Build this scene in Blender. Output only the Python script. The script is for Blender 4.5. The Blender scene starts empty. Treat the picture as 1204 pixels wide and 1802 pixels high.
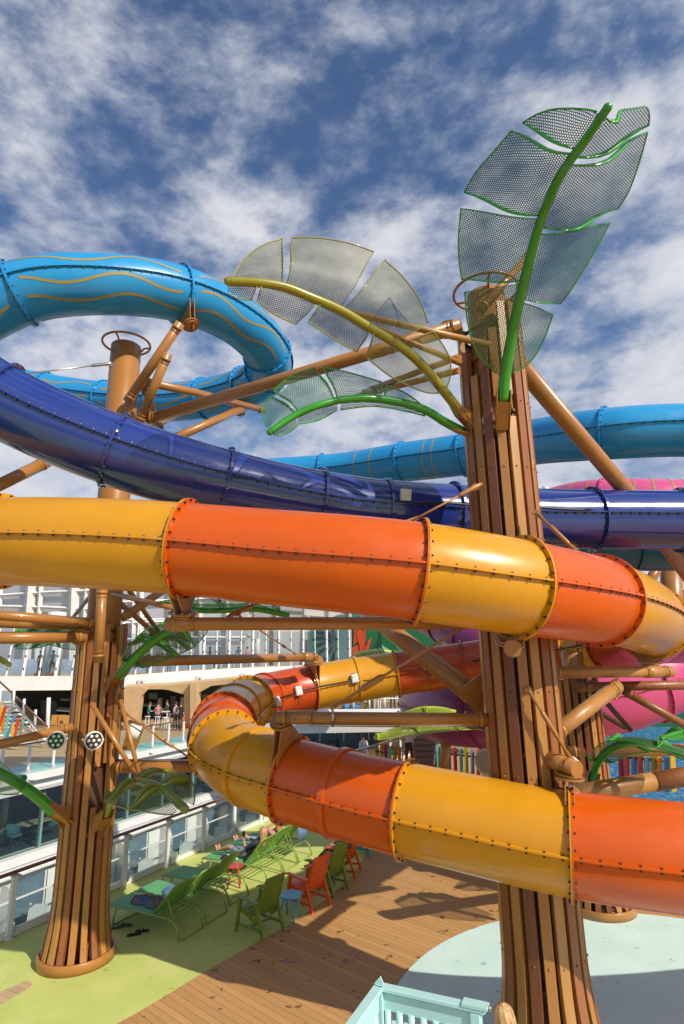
import bpy, bmesh, math, random
from mathutils import Vector as V, Matrix as M, noise as mnoise
random.seed(7)
PI = math.pi
R = math.radians
# ------------------------------------------------------------------ camera
FPX = 1026.0; PIT = R(14.2); ROLL = R(-1.0); EZ = 5.1
CAMP = V((0, 0, EZ))
_f = V((0, math.cos(PIT), math.sin(PIT))); _r = V((1, 0, 0)); _u = _r.cross(_f)
_c, _s = math.cos(ROLL), math.sin(ROLL)
RX = _r*_c + _u*_s; UX = _r*(-_s) + _u*_c
def ray(x, y): return RX*((x-602)/FPX) - UX*((y-901)/FPX) + _f
def P(x, y, d): return CAMP + ray(x, y)*d            # picture point at a known distance along the axis
def G(x, y, h=0.0):                                   # picture point on the level h
    d = ray(x, y); return CAMP + d*((h-EZ)/d.z)
def proj(p):
    v = V(p)-CAMP; z = v.dot(_f)
    return 602+FPX*v.dot(RX)/z, 901-FPX*v.dot(UX)/z, z
sc = bpy.context.scene
cd = bpy.data.cameras.new('camera'); cam = bpy.data.objects.new('camera', cd); sc.collection.objects.link(cam)
cam.matrix_world = M((( RX.x, UX.x, -_f.x, 0), (RX.y, UX.y, -_f.y, 0), (RX.z, UX.z, -_f.z, EZ), (0, 0, 0, 1)))
cd.sensor_fit = 'VERTICAL'; cd.sensor_height = 36; cd.lens = 36*FPX/1802
cd.clip_start = 0.05; cd.clip_end = 60000
sc.camera = cam
# ------------------------------------------------------------------ light
SUN_EL = R(36.5); SUN_AZ = R(133)       # azimuth clockwise from +Y; the sun stands behind the camera to the right
SUND = V((math.sin(SUN_AZ)*math.cos(SUN_EL), math.cos(SUN_AZ)*math.cos(SUN_EL), math.sin(SUN_EL)))
sl = bpy.data.lights.new('sun', 'SUN'); sl.energy = 5.0; sl.angle = R(0.55); sl.color = (1, .91, .78)
so = bpy.data.objects.new('sun', sl); sc.collection.objects.link(so)
so.rotation_euler = SUND.to_track_quat('Z', 'Y').to_euler()
w = bpy.data.worlds.new('World'); sc.world = w; w.use_nodes = True
sc.view_settings.view_transform = 'Standard'; sc.view_settings.look = 'None'
sc.view_settings.exposure = 0.0; sc.view_settings.gamma = 1.0; sc.view_settings.use_curve_mapping = False
def build_world():
    nt = w.node_tree; N = nt.nodes; L = nt.links; N.clear()
    out = N.new('ShaderNodeOutputWorld'); bg = N.new('ShaderNodeBackground'); bg.inputs[1].default_value = 0.074
    sky = N.new('ShaderNodeTexSky'); sky.sky_type = 'NISHITA'; sky.sun_disc = False
    sky.sun_elevation = SUN_EL; sky.sun_rotation = SUN_AZ; sky.air_density = 1.0; sky.dust_density = 1.2; sky.ozone_density = 2.0
    tc = N.new('ShaderNodeTexCoord'); sp = N.new('ShaderNodeSeparateXYZ'); L.new(tc.outputs['Generated'], sp.inputs[0])
    ad = N.new('ShaderNodeMath'); ad.operation = 'MAXIMUM'; L.new(sp.outputs[2], ad.inputs[0]); ad.inputs[1].default_value = 0.0
    ad2 = N.new('ShaderNodeMath'); ad2.operation = 'ADD'; L.new(ad.outputs[0], ad2.inputs[0]); ad2.inputs[1].default_value = 0.75
    dx = N.new('ShaderNodeMath'); dx.operation = 'DIVIDE'; L.new(sp.outputs[0], dx.inputs[0]); L.new(ad2.outputs[0], dx.inputs[1])
    dy = N.new('ShaderNodeMath'); dy.operation = 'DIVIDE'; L.new(sp.outputs[1], dy.inputs[0]); L.new(ad2.outputs[0], dy.inputs[1])
    cb = N.new('ShaderNodeCombineXYZ'); L.new(dx.outputs[0], cb.inputs[0]); L.new(dy.outputs[0], cb.inputs[1]); L.new(sp.outputs[2], cb.inputs[2])
    mp = N.new('ShaderNodeMapping'); L.new(cb.outputs[0], mp.inputs[0]); mp.inputs['Rotation'].default_value = (0, 0, R(20)); mp.inputs['Scale'].default_value = (1.5, 1.5, 1.5)
    mp.inputs['Location'].default_value = (7.6, 4.6, 1.0)
    n1 = N.new('ShaderNodeTexNoise'); L.new(mp.outputs[0], n1.inputs['Vector']); n1.inputs['Scale'].default_value = 4.0; n1.inputs['Detail'].default_value = 15; n1.inputs['Roughness'].default_value = .60; n1.inputs['Distortion'].default_value = .12
    n2 = N.new('ShaderNodeTexNoise'); L.new(mp.outputs[0], n2.inputs['Vector']); n2.inputs['Scale'].default_value = 13; n2.inputs['Detail'].default_value = 10; n2.inputs['Roughness'].default_value = .6
    n3 = N.new('ShaderNodeTexNoise'); L.new(mp.outputs[0], n3.inputs['Vector']); n3.inputs['Scale'].default_value = .6; n3.inputs['Detail'].default_value = 3
    def mth(op, a, b, c=None):
        m = N.new('ShaderNodeMath'); m.operation = op
        for i, q in enumerate((a, b, c)):
            if q is None: continue
            if isinstance(q, (int, float)): m.inputs[i].default_value = q
            else: L.new(q, m.inputs[i])
        return m.outputs[0]
    c1 = mth('MULTIPLY_ADD', n2.outputs[0], .36, mth('MULTIPLY_ADD', n3.outputs[0], .12, mth('MULTIPLY', n1.outputs[0], .74)))
    # more cloud low down and towards the right of the view
    c2 = mth('ADD', c1, mth('MULTIPLY', sp.outputs[0], .03))
    c3 = mth('ADD', c2, mth('MULTIPLY', mth('SUBTRACT', .42, ad.outputs[0]), .22))
    mr = N.new('ShaderNodeMapRange'); mr.interpolation_type = 'SMOOTHSTEP'; L.new(c3, mr.inputs[0])
    mr.inputs[1].default_value = .43; mr.inputs[2].default_value = .685; mr.inputs[3].default_value = 0.03; mr.inputs[4].default_value = .93
    tint = N.new('ShaderNodeMix'); tint.data_type = 'RGBA'; tint.blend_type = 'MULTIPLY'; tint.inputs[0].default_value = 1
    L.new(sky.outputs[0], tint.inputs[6]); tint.inputs[7].default_value = (1.0, 1.32, 1.68, 1)
    cr = N.new('ShaderNodeValToRGB'); L.new(n1.outputs[0], cr.inputs[0])
    cr.color_ramp.elements[0].position = .38; cr.color_ramp.elements[0].color = (6.0, 6.8, 8.4, 1)
    cr.color_ramp.elements[1].position = .68; cr.color_ramp.elements[1].color = (11.2, 11.1, 11.6, 1)
    mx = N.new('ShaderNodeMix'); mx.data_type = 'RGBA'; L.new(mr.outputs[0], mx.inputs[0]); L.new(tint.outputs[2], mx.inputs[6]); L.new(cr.outputs[0], mx.inputs[7])
    L.new(mx.outputs[2], bg.inputs[0]); L.new(bg.outputs[0], out.inputs[0])
build_world()
# ------------------------------------------------------------------ ship frame
AZ = R(25.5)
AX = V((math.sin(AZ), math.cos(AZ), 0)); NL = V((-math.cos(AZ), math.sin(AZ), 0)); UP = V((0, 0, 1))
def S(a, d, z=0.0): return AX*a + NL*d + UP*z         # a metres along the ship, d metres to port, z up
def SP(x, y, D):                                       # picture point on the upright plane d = D
    d = ray(x, y); return CAMP + d*((D-NL.dot(CAMP))/NL.dot(d))
def sa(p): return p.dot(AX)
def sdp(p): return p.dot(NL)
# ------------------------------------------------------------------ materials
MATS = {}
def mat(name, col, rough=.5, metal=0.0, coat=0.0, noise=0.0, nscale=4.0, bump=0.0, bscale=60.0, alpha=1.0, emit=0.0, spec=.5, trans=0.0, rvar=0.0, stretch=None):
    if name in MATS: return MATS[name]
    m = bpy.data.materials.new(name); m.use_nodes = True; MATS[name] = m
    nt = m.node_tree; N = nt.nodes; L = nt.links; b = N['Principled BSDF']
    b.inputs['Base Color'].default_value = (*col, 1); b.inputs['Roughness'].default_value = rough
    b.inputs['Metallic'].default_value = metal; b.inputs['Coat Weight'].default_value = coat; b.inputs['Coat Roughness'].default_value = .04
    b.inputs['Specular IOR Level'].default_value = spec; b.inputs['Alpha'].default_value = alpha
    if trans: b.inputs['Transmission Weight'].default_value = trans
    if emit:
        b.inputs['Emission Color'].default_value = (*col, 1); b.inputs['Emission Strength'].default_value = emit
    if noise or bump or rvar:
        tc = N.new('ShaderNodeTexCoord'); vec = tc.outputs['Object']
        if stretch: mp = N.new('ShaderNodeMapping'); L.new(vec, mp.inputs[0]); mp.inputs['Scale'].default_value = stretch; vec = mp.outputs[0]
    if noise:
        n = N.new('ShaderNodeTexNoise'); L.new(vec, n.inputs['Vector']); n.inputs['Scale'].default_value = nscale; n.inputs['Detail'].default_value = 6; n.inputs['Roughness'].default_value = .6
        mr = N.new('ShaderNodeMapRange'); L.new(n.outputs[0], mr.inputs[0]); mr.inputs[1].default_value = .3; mr.inputs[2].default_value = .7; mr.inputs[3].default_value = 1-noise; mr.inputs[4].default_value = 1+noise*.6
        mu = N.new('ShaderNodeMix'); mu.data_type = 'RGBA'; mu.blend_type = 'MULTIPLY'; mu.inputs[0].default_value = 1; mu.inputs[6].default_value = (*col, 1); L.new(mr.outputs[0], mu.inputs[7])
        L.new(mu.outputs[2], b.inputs['Base Color'])
    if rvar:
        n = N.new('ShaderNodeTexNoise'); L.new(tc.outputs['Object'], n.inputs['Vector']); n.inputs['Scale'].default_value = 3; n.inputs['Detail'].default_value = 5
        mr = N.new('ShaderNodeMapRange'); L.new(n.outputs[0], mr.inputs[0]); mr.inputs[1].default_value = .35; mr.inputs[2].default_value = .7; mr.inputs[3].default_value = rough; mr.inputs[4].default_value = rough+rvar
        L.new(mr.outputs[0], b.inputs['Roughness'])
    if bump:
        n = N.new('ShaderNodeTexNoise'); L.new(vec, n.inputs['Vector']); n.inputs['Scale'].default_value = bscale; n.inputs['Detail'].default_value = 3
        bp = N.new('ShaderNodeBump'); bp.inputs['Strength'].default_value = bump; bp.inputs['Distance'].default_value = .02; L.new(n.outputs[0], bp.inputs['Height']); L.new(bp.outputs[0], b.inputs['Normal'])
    return m
def fibre(name, col): return mat(name, col, rough=.26, coat=.22, noise=.06, nscale=1.5, rvar=.14, spec=.4, bump=.03, bscale=5)
YEL = fibre('yellow_fibreglass', (.60, .272, .009)); ORA = fibre('orange_fibreglass', (.58, .092, .003))
ORA_SHADE = fibre('shaded_orange_fibreglass', (.47, .060, .006))  # darker orange for the rear run, its shade put into the colour
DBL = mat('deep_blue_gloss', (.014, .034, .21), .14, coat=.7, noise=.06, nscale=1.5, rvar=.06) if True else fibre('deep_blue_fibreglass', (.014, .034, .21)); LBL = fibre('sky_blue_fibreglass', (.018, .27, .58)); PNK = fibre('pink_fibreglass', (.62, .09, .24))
PNK_SHADE = fibre('shaded_pink_fibreglass', (.24, .03, .15)); BLU_SHADE = fibre('shaded_blue_fibreglass', (.015, .13, .22))  # shade on a pink and a blue tube, painted as purple and teal
GOLD = mat('gold_stripe', (.33, .24, .07), .4)
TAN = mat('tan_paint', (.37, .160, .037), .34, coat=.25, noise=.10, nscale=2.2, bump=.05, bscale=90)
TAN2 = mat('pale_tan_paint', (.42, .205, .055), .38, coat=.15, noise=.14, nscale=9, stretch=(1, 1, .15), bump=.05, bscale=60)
BRN = mat('brown_slat_paint', (.17, .050, .015), .42, coat=.1, noise=.22, nscale=16, stretch=(1, 1, .06), bump=.05, bscale=90)
RBR = mat('red_brown_slat_paint', (.36, .10, .020), .40, coat=.1, noise=.20, nscale=16, stretch=(1, 1, .06), bump=.05, bscale=90)
MID = mat('clay_slat_paint', (.27, .095, .028), .42, coat=.1, noise=.20, nscale=16, stretch=(1, 1, .06), bump=.05, bscale=90)
DKB = mat('dark_brown_paint_and_gap_shade', (.075, .03, .015), .45, noise=.12)
BLK = mat('black_bolt', (.018, .018, .018), .4)
SILV = mat('galvanised_bolt', (.30, .30, .29), .4, metal=.8); DBOLT = mat('dark_bolt', (.07, .07, .08), .35, metal=.5)
STEEL = mat('stainless_pipe', (.55, .53, .50), .25, metal=.9)
WHT = mat('white_paint', (.70, .69, .67), .35, noise=.06, nscale=1.2)
WHT2 = mat('white_panel', (.68, .67, .65), .5, noise=.07, nscale=.8)
GRYP = mat('grey_panel', (.42, .43, .45), .5, noise=.08)
GRN = mat('green_gloss', (.025, .26, .008), .25, coat=.5, noise=.08, nscale=3)
OLV = mat('olive_gloss', (.36, .37, .022), .28, coat=.4, noise=.08, nscale=3)
OLD = mat('moss_gloss', (.19, .235, .03), .28, coat=.4, noise=.08, nscale=3)
RAILW = mat('rail_wood', (.16, .05, .025), .3, coat=.4, noise=.25, nscale=9)
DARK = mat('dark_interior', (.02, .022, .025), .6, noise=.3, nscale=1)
RUB = mat('black_rubber', (.02, .02, .02), .6)
LGT = mat('aqua_paint', (.42, .70, .68), .4, noise=.06)
SKIN = mat('skin', (.52, .27, .17), .55, noise=.08, nscale=9); HAIRB = mat('blond_hair', (.52, .32, .14), .42, noise=.55, nscale=30, stretch=(1, 1, .07), bump=.35, bscale=50); HAIRD = mat('dark_hair', (.05, .03, .02), .5, noise=.4, nscale=30)
def cloth(name, col): return mat('cloth_'+name, col, .85, noise=.22, nscale=12, bump=.35, bscale=28)
def holes(name, col, pitch=.036, rad=.0145, rough=.32, coat=.3):
    """perforated sheet metal: staggered round holes, laid out in metres in the sheet's own UV map"""
    m = bpy.data.materials.new(name); m.use_nodes = True
    nt = m.node_tree; N = nt.nodes; L = nt.links; b = N['Principled BSDF']; out = N['Material Output']
    b.inputs['Base Color'].default_value = (*col, 1); b.inputs['Roughness'].default_value = rough; b.inputs['Coat Weight'].default_value = coat
    uv = N.new('ShaderNodeUVMap'); uv.uv_map = 'UVMap'
    h = pitch*math.sqrt(3)
    res = []
    for off in ((0, 0, 0), (pitch/2, h/2, 0)):
        a = N.new('ShaderNodeVectorMath'); a.operation = 'ADD'; L.new(uv.outputs[0], a.inputs[0]); a.inputs[1].default_value = off
        wv = N.new('ShaderNodeVectorMath'); wv.operation = 'WRAP'; L.new(a.outputs[0], wv.inputs[0]); wv.inputs[1].default_value = (pitch/2, h/2, 1); wv.inputs[2].default_value = (-pitch/2, -h/2, -1)
        le = N.new('ShaderNodeVectorMath'); le.operation = 'LENGTH'; L.new(wv.outputs[0], le.inputs[0]); res.append(le.outputs['Value'])
    mi = N.new('ShaderNodeMath'); mi.operation = 'MINIMUM'; L.new(res[0], mi.inputs[0]); L.new(res[1], mi.inputs[1])
    lt = N.new('ShaderNodeMath'); lt.operation = 'LESS_THAN'; L.new(mi.outputs[0], lt.inputs[0]); lt.inputs[1].default_value = rad
    tr = N.new('ShaderNodeBsdfTransparent'); ms = N.new('ShaderNodeMixShader')
    L.new(lt.outputs[0], ms.inputs[0]); L.new(b.outputs[0], ms.inputs[1]); L.new(tr.outputs[0], ms.inputs[2]); L.new(ms.outputs[0], out.inputs[0])
    return m
HGRN = holes('green_perforated', (.045, .12, .05), .031, .0104, .5, .05); HOLV = holes('olive_perforated', (.13, .12, .022), .030, .0106, .55, 0.0); HMOS = holes('moss_perforated', (.13, .17, .02), .034, .0118)
HLIM = holes('lime_perforated', (.30, .42, .04), .05, .017); HBGR = holes('bright_green_perforated', (.05, .34, .03), .034, .0118)
def glass(name, tint=(.93, .96, .96), a=.82, rough=.02):
    m = bpy.data.materials.new(name); m.use_nodes = True; nt = m.node_tree; N = nt.nodes; L = nt.links; out = N['Material Output']; N.remove(N['Principled BSDF'])
    t = N.new('ShaderNodeBsdfTransparent'); t.inputs[0].default_value = (*tint, 1); g = N.new('ShaderNodeBsdfGlossy'); g.inputs['Roughness'].default_value = rough
    fr = N.new('ShaderNodeLayerWeight'); fr.inputs[0].default_value = .5; pw_ = N.new('ShaderNodeMath'); pw_.operation = 'POWER'; L.new(fr.outputs['Facing'], pw_.inputs[0]); pw_.inputs[1].default_value = 4.5; ad = N.new('ShaderNodeMath'); ad.operation = 'MULTIPLY_ADD'; L.new(pw_.outputs[0], ad.inputs[0]); ad.inputs[1].default_value = .5; ad.inputs[2].default_value = .03+(1-a)*.25
    ms = N.new('ShaderNodeMixShader'); L.new(ad.outputs[0], ms.inputs[0]); L.new(t.outputs[0], ms.inputs[1]); L.new(g.outputs[0], ms.inputs[2]); L.new(ms.outputs[0], out.inputs[0])
    return m
GLS = glass('clear_glass'); GLG = glass('green_edge_glass', (.80, .88, .85)); GLB = glass('blue_grey_glass', (.70, .78, .84), .7)
# ------------------------------------------------------------------ mesh helpers
class MB:
    def __init__(s): s.v = []; s.f = []; s.m = []; s.sm = []; s.mats = []; s.uv = None
    def mi(s, m):
        if m not in s.mats: s.mats.append(m)
        return s.mats.index(m)
    def add(s, vs, fs, m, smooth=False):
        o = len(s.v); k = s.mi(m); s.v += [tuple(p) for p in vs]
        for f in fs: s.f.append(tuple(i+o for i in f)); s.m.append(k); s.sm.append(smooth)
    def box(s, c, sx, sy, sz, m, ex=None, ey=None, ez=None, bev=0):
        """box centred on c with full sizes along the axes ex, ey, ez"""
        ex = V(ex) if ex is not None else V((1, 0, 0)); ey = V(ey) if ey is not None else V((0, 1, 0)); ez = V(ez) if ez is not None else V((0, 0, 1)); c = V(c)
        b = bev
        if not b:
            vs = [c+ex*(i*sx/2)+ey*(j*sy/2)+ez*(k*sz/2) for i in (-1, 1) for j in (-1, 1) for k in (-1, 1)]
            s.add(vs, [(0, 1, 3, 2), (4, 6, 7, 5), (0, 4, 5, 1), (2, 3, 7, 6), (0, 2, 6, 4), (1, 5, 7, 3)], m); return
        # chamfered box along ez
        a, d = sx/2, sy/2; ring = [(-a+b, -d), (a-b, -d), (a, -d+b), (a, d-b), (a-b, d), (-a+b, d), (-a, d-b), (-a, -d+b)]
        vs = []
        for k, q in ((-sz/2, b), (-sz/2+b, 0), (sz/2-b, 0), (sz/2, b)):
            for x, y in ring:
                fx = (a-q)/a; fy = (d-q)/d; vs.append(c+ex*(x*fx)+ey*(y*fy)+ez*k)
        fs = [tuple(range(7, -1, -1)), tuple(range(24, 32))]
        for r in range(3):
            for i in range(8): fs.append((r*8+i, r*8+(i+1) % 8, (r+1)*8+(i+1) % 8, (r+1)*8+i))
        s.add(vs, fs, m)
    def sbox(s, a0, a1, d0, d1, z0, z1, m):              # a box in the ship frame
        s.box(S((a0+a1)/2, (d0+d1)/2, (z0+z1)/2), abs(a1-a0), abs(d1-d0), abs(z1-z0), m, AX, NL, UP)
    def tube(s, pts, rad, m, n=12, caps=True, smooth=True, up=None, flat=1.0):
        """swept tube; rad is a number or a list; flat squashes it along the up direction"""
        pts = [V(p) for p in pts]; k = len(pts); rs = rad if isinstance(rad, (list, tuple)) else [rad]*k
        vs = []; pu = None
        for i, p in enumerate(pts):
            t = (pts[min(i+1, k-1)]-pts[max(i-1, 0)]).normalized()
            if pu is None:
                q = V(up) if up is not None else (UP if abs(t.z) < .9 else V((1, 0, 0)))
                a = t.cross(q).normalized()
            else:
                a = (pu-t*pu.dot(t)).normalized()
            pu = a; b = a.cross(t)
            for j in range(n):
                an = 2*PI*j/n; vs.append(p+a*(rs[i]*math.cos(an))+b*(rs[i]*flat*math.sin(an)))
        fs = []
        for i in range(k-1):
            for j in range(n): fs.append((i*n+j, i*n+(j+1) % n, (i+1)*n+(j+1) % n, (i+1)*n+j))
        s.add(vs, fs, m, smooth)
        if caps:
            o = len(s.v)-len(vs); kk = s.mi(m)
            s.f.append(tuple(o+j for j in range(n-1, -1, -1))); s.m.append(kk); s.sm.append(False)
            s.f.append(tuple(o+(k-1)*n+j for j in range(n))); s.m.append(kk); s.sm.append(False)
    def cyl(s, a, b, r, m, n=14, r2=None): s.tube([a, b], [r, r if r2 is None else r2], m, n)
    def prism(s, outline, depth, m):
        """outline: world points of one flat face; depth: vector"""
        n = len(outline); vs = [V(p) for p in outline]+[V(p)+V(depth) for p in outline]
        s.add(vs, [tuple(range(n)), tuple(range(2*n-1, n-1, -1))]+[(i, i+n, (i+1) % n+n, (i+1) % n) for i in range(n)], m)
    def ball(s, c, r, m, n=12, k=8, sc_=(1, 1, 1), ax=None):
        c = V(c); vs = []; fs = []
        A = ax if ax else (V((1, 0, 0)), V((0, 1, 0)), V((0, 0, 1)))
        for i in range(k+1):
            th = PI*i/k
            for j in range(n):
                ph = 2*PI*j/n; vs.append(c+A[0]*(r*sc_[0]*math.sin(th)*math.cos(ph))+A[1]*(r*sc_[1]*math.sin(th)*math.sin(ph))+A[2]*(r*sc_[2]*math.cos(th)))
        for i in range(k):
            for j in range(n):
                fs.append((i*n+j, (i+1)*n+j, (i+1)*n+(j+1) % n, i*n+(j+1) % n))
        s.add(vs, fs, m, True)
    def lathe(s, c, prof, m, n=32, smooth=True, ax=None):
        c = V(c); A = ax if ax else (V((1, 0, 0)), V((0, 1, 0)), V((0, 0, 1))); k = len(prof)
        vs = [c+A[0]*(r*math.cos(2*PI*j/n))+A[1]*(r*math.sin(2*PI*j/n))+A[2]*z for r, z in prof for j in range(n)]
        fs = [(i*n+j, i*n+(j+1) % n, (i+1)*n+(j+1) % n, (i+1)*n+j) for i in range(k-1) for j in range(n)]
        s.add(vs, fs, m, smooth)
    def bolt(s, p, ax, r, h, m):
        ax = V(ax).normalized(); q = UP if abs(ax.z) < .9 else V((1, 0, 0)); a = ax.cross(q).normalized(); b = ax.cross(a); p = V(p)
        vs = [p+(a*math.cos(j*PI/3)+b*math.sin(j*PI/3))*r for j in range(6)]+[p+ax*h+(a*math.cos(j*PI/3)+b*math.sin(j*PI/3))*r*.8 for j in range(6)]
        s.add(vs, [(6, 7, 8, 9, 10, 11)]+[(j, (j+1) % 6, (j+1) % 6+6, j+6) for j in range(6)], m)
    def build(s, name, parent=None, fixn=True, label=None):
        me = bpy.data.meshes.new(name); me.from_pydata(s.v, [], s.f)
        for m in s.mats: me.materials.append(m)
        me.polygons.foreach_set('material_index', s.m); me.polygons.foreach_set('use_smooth', s.sm)
        if s.uv:
            ul = me.uv_layers.new(name='UVMap')
            for l in me.loops: ul.data[l.index].uv = s.uv[l.vertex_index]
        if fixn:
            bm = bmesh.new(); bm.from_mesh(me); bmesh.ops.recalc_face_normals(bm, faces=bm.faces); bm.to_mesh(me); bm.free()
        me.update()
        o = bpy.data.objects.new(name, me); sc.collection.objects.link(o)
        if parent is not None:
            o.parent = parent; o.matrix_parent_inverse = parent.matrix_basis.inverted()
        if label: o['label'] = label
        return o
def thing(name, label, cat, loc=(0, 0, 0), group=None, rz=0):
    o = bpy.data.objects.new(name, None); sc.collection.objects.link(o); o.location = loc; o.rotation_euler = (0, 0, rz); o.empty_display_size = .1
    o['label'] = label; o['category'] = cat
    if group: o['group'] = group
    return o
def tag(o, label, cat, group=None):
    o['label'] = label; o['category'] = cat
    if group: o['group'] = group
    return o
def struct(o): o['kind'] = 'structure'; return o
def copy_tree(o, parent=None):
    c = o.copy(); sc.collection.objects.link(c)
    if parent is not None: c.parent = parent
    for ch in list(o.children): copy_tree(ch, c)
    return c
def place(o, loc, rz, label, group=None):
    o.location = loc; o.rotation_euler = (0, 0, rz); o['label'] = label
    if group: o['group'] = group
    return o
def spline(pts, step=.12):
    """Catmull-Rom (centripetal-ish) through pts, resampled evenly"""
    pts = [V(p) for p in pts]; e = [pts[0]*2-pts[1]]+pts+[pts[-1]*2-pts[-2]]; out = []
    for i in range(1, len(e)-2):
        p0, p1, p2, p3 = e[i-1:i+3]
        t0 = 0; t1 = t0+max((p1-p0).length, 1e-6)**.5; t2 = t1+max((p2-p1).length, 1e-6)**.5; t3 = t2+max((p3-p2).length, 1e-6)**.5
        for k in range(20):
            t = t1+(t2-t1)*k/20
            A1 = p0*((t1-t)/(t1-t0))+p1*((t-t0)/(t1-t0)); A2 = p1*((t2-t)/(t2-t1))+p2*((t-t1)/(t2-t1)); A3 = p2*((t3-t)/(t3-t2))+p3*((t-t2)/(t3-t2))
            B1 = A1*((t2-t)/(t2-t0))+A2*((t-t0)/(t2-t0)); B2 = A2*((t3-t)/(t3-t1))+A3*((t-t1)/(t3-t1))
            out.append(B1*((t2-t)/(t2-t1))+B2*((t-t1)/(t2-t1)))
    out.append(pts[-1])
    L = [0]
    for a, b in zip(out, out[1:]): L.append(L[-1]+(b-a).length)
    n = max(2, int(L[-1]/step)); res = []; j = 0
    for i in range(n+1):
        s_ = L[-1]*i/n
        while j < len(L)-2 and L[j+1] < s_: j += 1
        f = (s_-L[j])/max(L[j+1]-L[j], 1e-9); res.append(out[j].lerp(out[j+1], f))
    return res
def smooth(pts, it):
    for _ in range(it): pts = [pts[0]]+[(pts[i-1]+pts[i]*2+pts[i+1])/4 for i in range(1, len(pts)-1)]+[pts[-1]]
    return pts
# ------------------------------------------------------------------ water slides
class Path:
    def __init__(s, ctrl, smo=30):
        s.p = smooth(spline([P(*c) for c in ctrl], .1), smo); n = len(s.p); s.n = n
        s.t = [(s.p[min(i+1, n-1)]-s.p[max(i-1, 0)]).normalized() for i in range(n)]
        s.side = [t.cross(UP).normalized() for t in s.t]; s.up = [a.cross(t) for a, t in zip(s.side, s.t)]
        s.L = [0]
        for a, b in zip(s.p, s.p[1:]): s.L.append(s.L[-1]+(b-a).length)
        s.px = [proj(q) if (q-CAMP).dot(_f) > .3 else (1e6, 1e6, 0) for q in s.p]
    def find(s, x, y, start=0, stop=None):
        r = range(start, stop or s.n)
        return min(r, key=lambda i: (s.px[i][0]-x)**2+(s.px[i][1]-y)**2)
def ring_mesh(path, i, r0, r1, w0, w1, m, n=44):
    """flat annulus standing on the tube between offsets w0 and w1 along the tube"""
    p, t, a, b = path.p[i], path.t[i], path.side[i], path.up[i]; mb = MB()
    prof = [(r0, w0), (r1, w0), (r1, w1), (r0, w1)]; vs = []; fs = []
    for j in range(n):
        d = a*math.cos(2*PI*j/n)+b*math.sin(2*PI*j/n)
        for r, wq in prof: vs.append(p+d*r+t*wq)
    for j in range(n):
        k = (j+1) % n
        for q in range(3): fs.append((j*4+q, j*4+q+1, k*4+q+1, k*4+q))
    mb.add(vs, fs, m); return mb
def slide(name, label, path, rad, joints, cols, seam_bolt=BLK, nb=22, seam=.05, lip=.065, collars=(), group=None, stripes=None, bolts=True, seg=44):
    """joints: indices on the path of the flanged joints; cols: one material per section"""
    root = thing(name, label, 'water slide', path.p[path.n//2], group)
    idx = [0]+list(joints)+[path.n-1]
    for k in range(len(idx)-1):
        i0, i1 = idx[k], idx[k+1]; m = cols[k % len(cols)]; mb = MB()
        st = list(range(i0, i1, 2))+[i1]; vs = []
        for i in st:
            for j in range(seg):
                an = 2*PI*j/seg; vs.append(path.p[i]+path.side[i]*(rad*math.cos(an))+path.up[i]*(rad*math.sin(an)))
        fs = [(q*seg+j, q*seg+(j+1) % seg, (q+1)*seg+(j+1) % seg, (q+1)*seg+j) for q in range(len(st)-1) for j in range(seg)]
        mb.add(vs, fs, m, True); sec = mb.build('tube_section', root)
        for sg in (-1, 1):
            sm = MB(); vs = []
            for i in st:
                sd = path.side[i]*sg; u = path.up[i]; c = path.p[i]
                for r, h in ((rad-.01, .013), (rad+seam, .013), (rad+seam, .002), (rad+seam, -.002), (rad+seam, -.013), (rad-.01, -.013)): vs.append(c+sd*r+u*h)
            sm.add(vs, [(q*6+j, q*6+j+1, (q+1)*6+j+1, (q+1)*6+j) for q in range(len(st)-1) for j in range(5)], m)
            if bolts:
                step = max(1, int(round(.2/.1))); i = i0+1
                while i < i1:
                    if sg*path.side[i].dot(CAMP-path.p[i]) > -.6:
                        q = path.p[i]+path.side[i]*sg*(rad+seam*.55); u = path.up[i]
                        sm.bolt(q+u*.013, u, .015, .018, seam_bolt); sm.bolt(q-u*.013, -u, .015, .030, seam_bolt)
                    i += step
            sm.build('seam_flange', sec)
        if stripes:
            for (phi, amp, wl, ph) in stripes:
                vs = []; a_ = path.L[i0]+.18; b_ = path.L[i1]-.18; ks = [i for i in range(i0, i1+1) if a_ < path.L[i] < b_]
                if len(ks) < 8: continue
                for i in ks:
                    c = phi+amp*math.sin(2*PI*path.L[i]/wl+ph)
                    for wv in (-.030, .030):
                        an = c+wv/rad; vs.append(path.p[i]+path.side[i]*((rad+.004)*math.cos(an))+path.up[i]*((rad+.004)*math.sin(an)))
                wb = MB(); wb.add(vs, [(2*q, 2*q+1, 2*q+3, 2*q+2) for q in range(len(ks)-1)], GOLD, True); wb.build('wave_stripe', sec, fixn=False)
    for k, i in enumerate(joints):
        for sg, m in ((-1, cols[k % len(cols)]), (1, cols[(k+1) % len(cols)])):
            rb = ring_mesh(path, i, rad-.01, rad+lip, sg*.001, sg*.022, m)
            if bolts:
                for j in range(nb):
                    an = 2*PI*(j+.5)/nb; d = path.side[i]*math.cos(an)+path.up[i]*math.sin(an)
                    rb.bolt(path.p[i]+d*(rad+lip*.55)+path.t[i]*(sg*.022), path.t[i]*sg, .017, .028, seam_bolt)
            rb.build('ring_flange', root)
    for (i, m) in collars:
        ring_mesh(path, i, rad-.01, rad+.035, -.05, .05, m).build('stiffening_collar', root)
    return root
RO = .62
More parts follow.
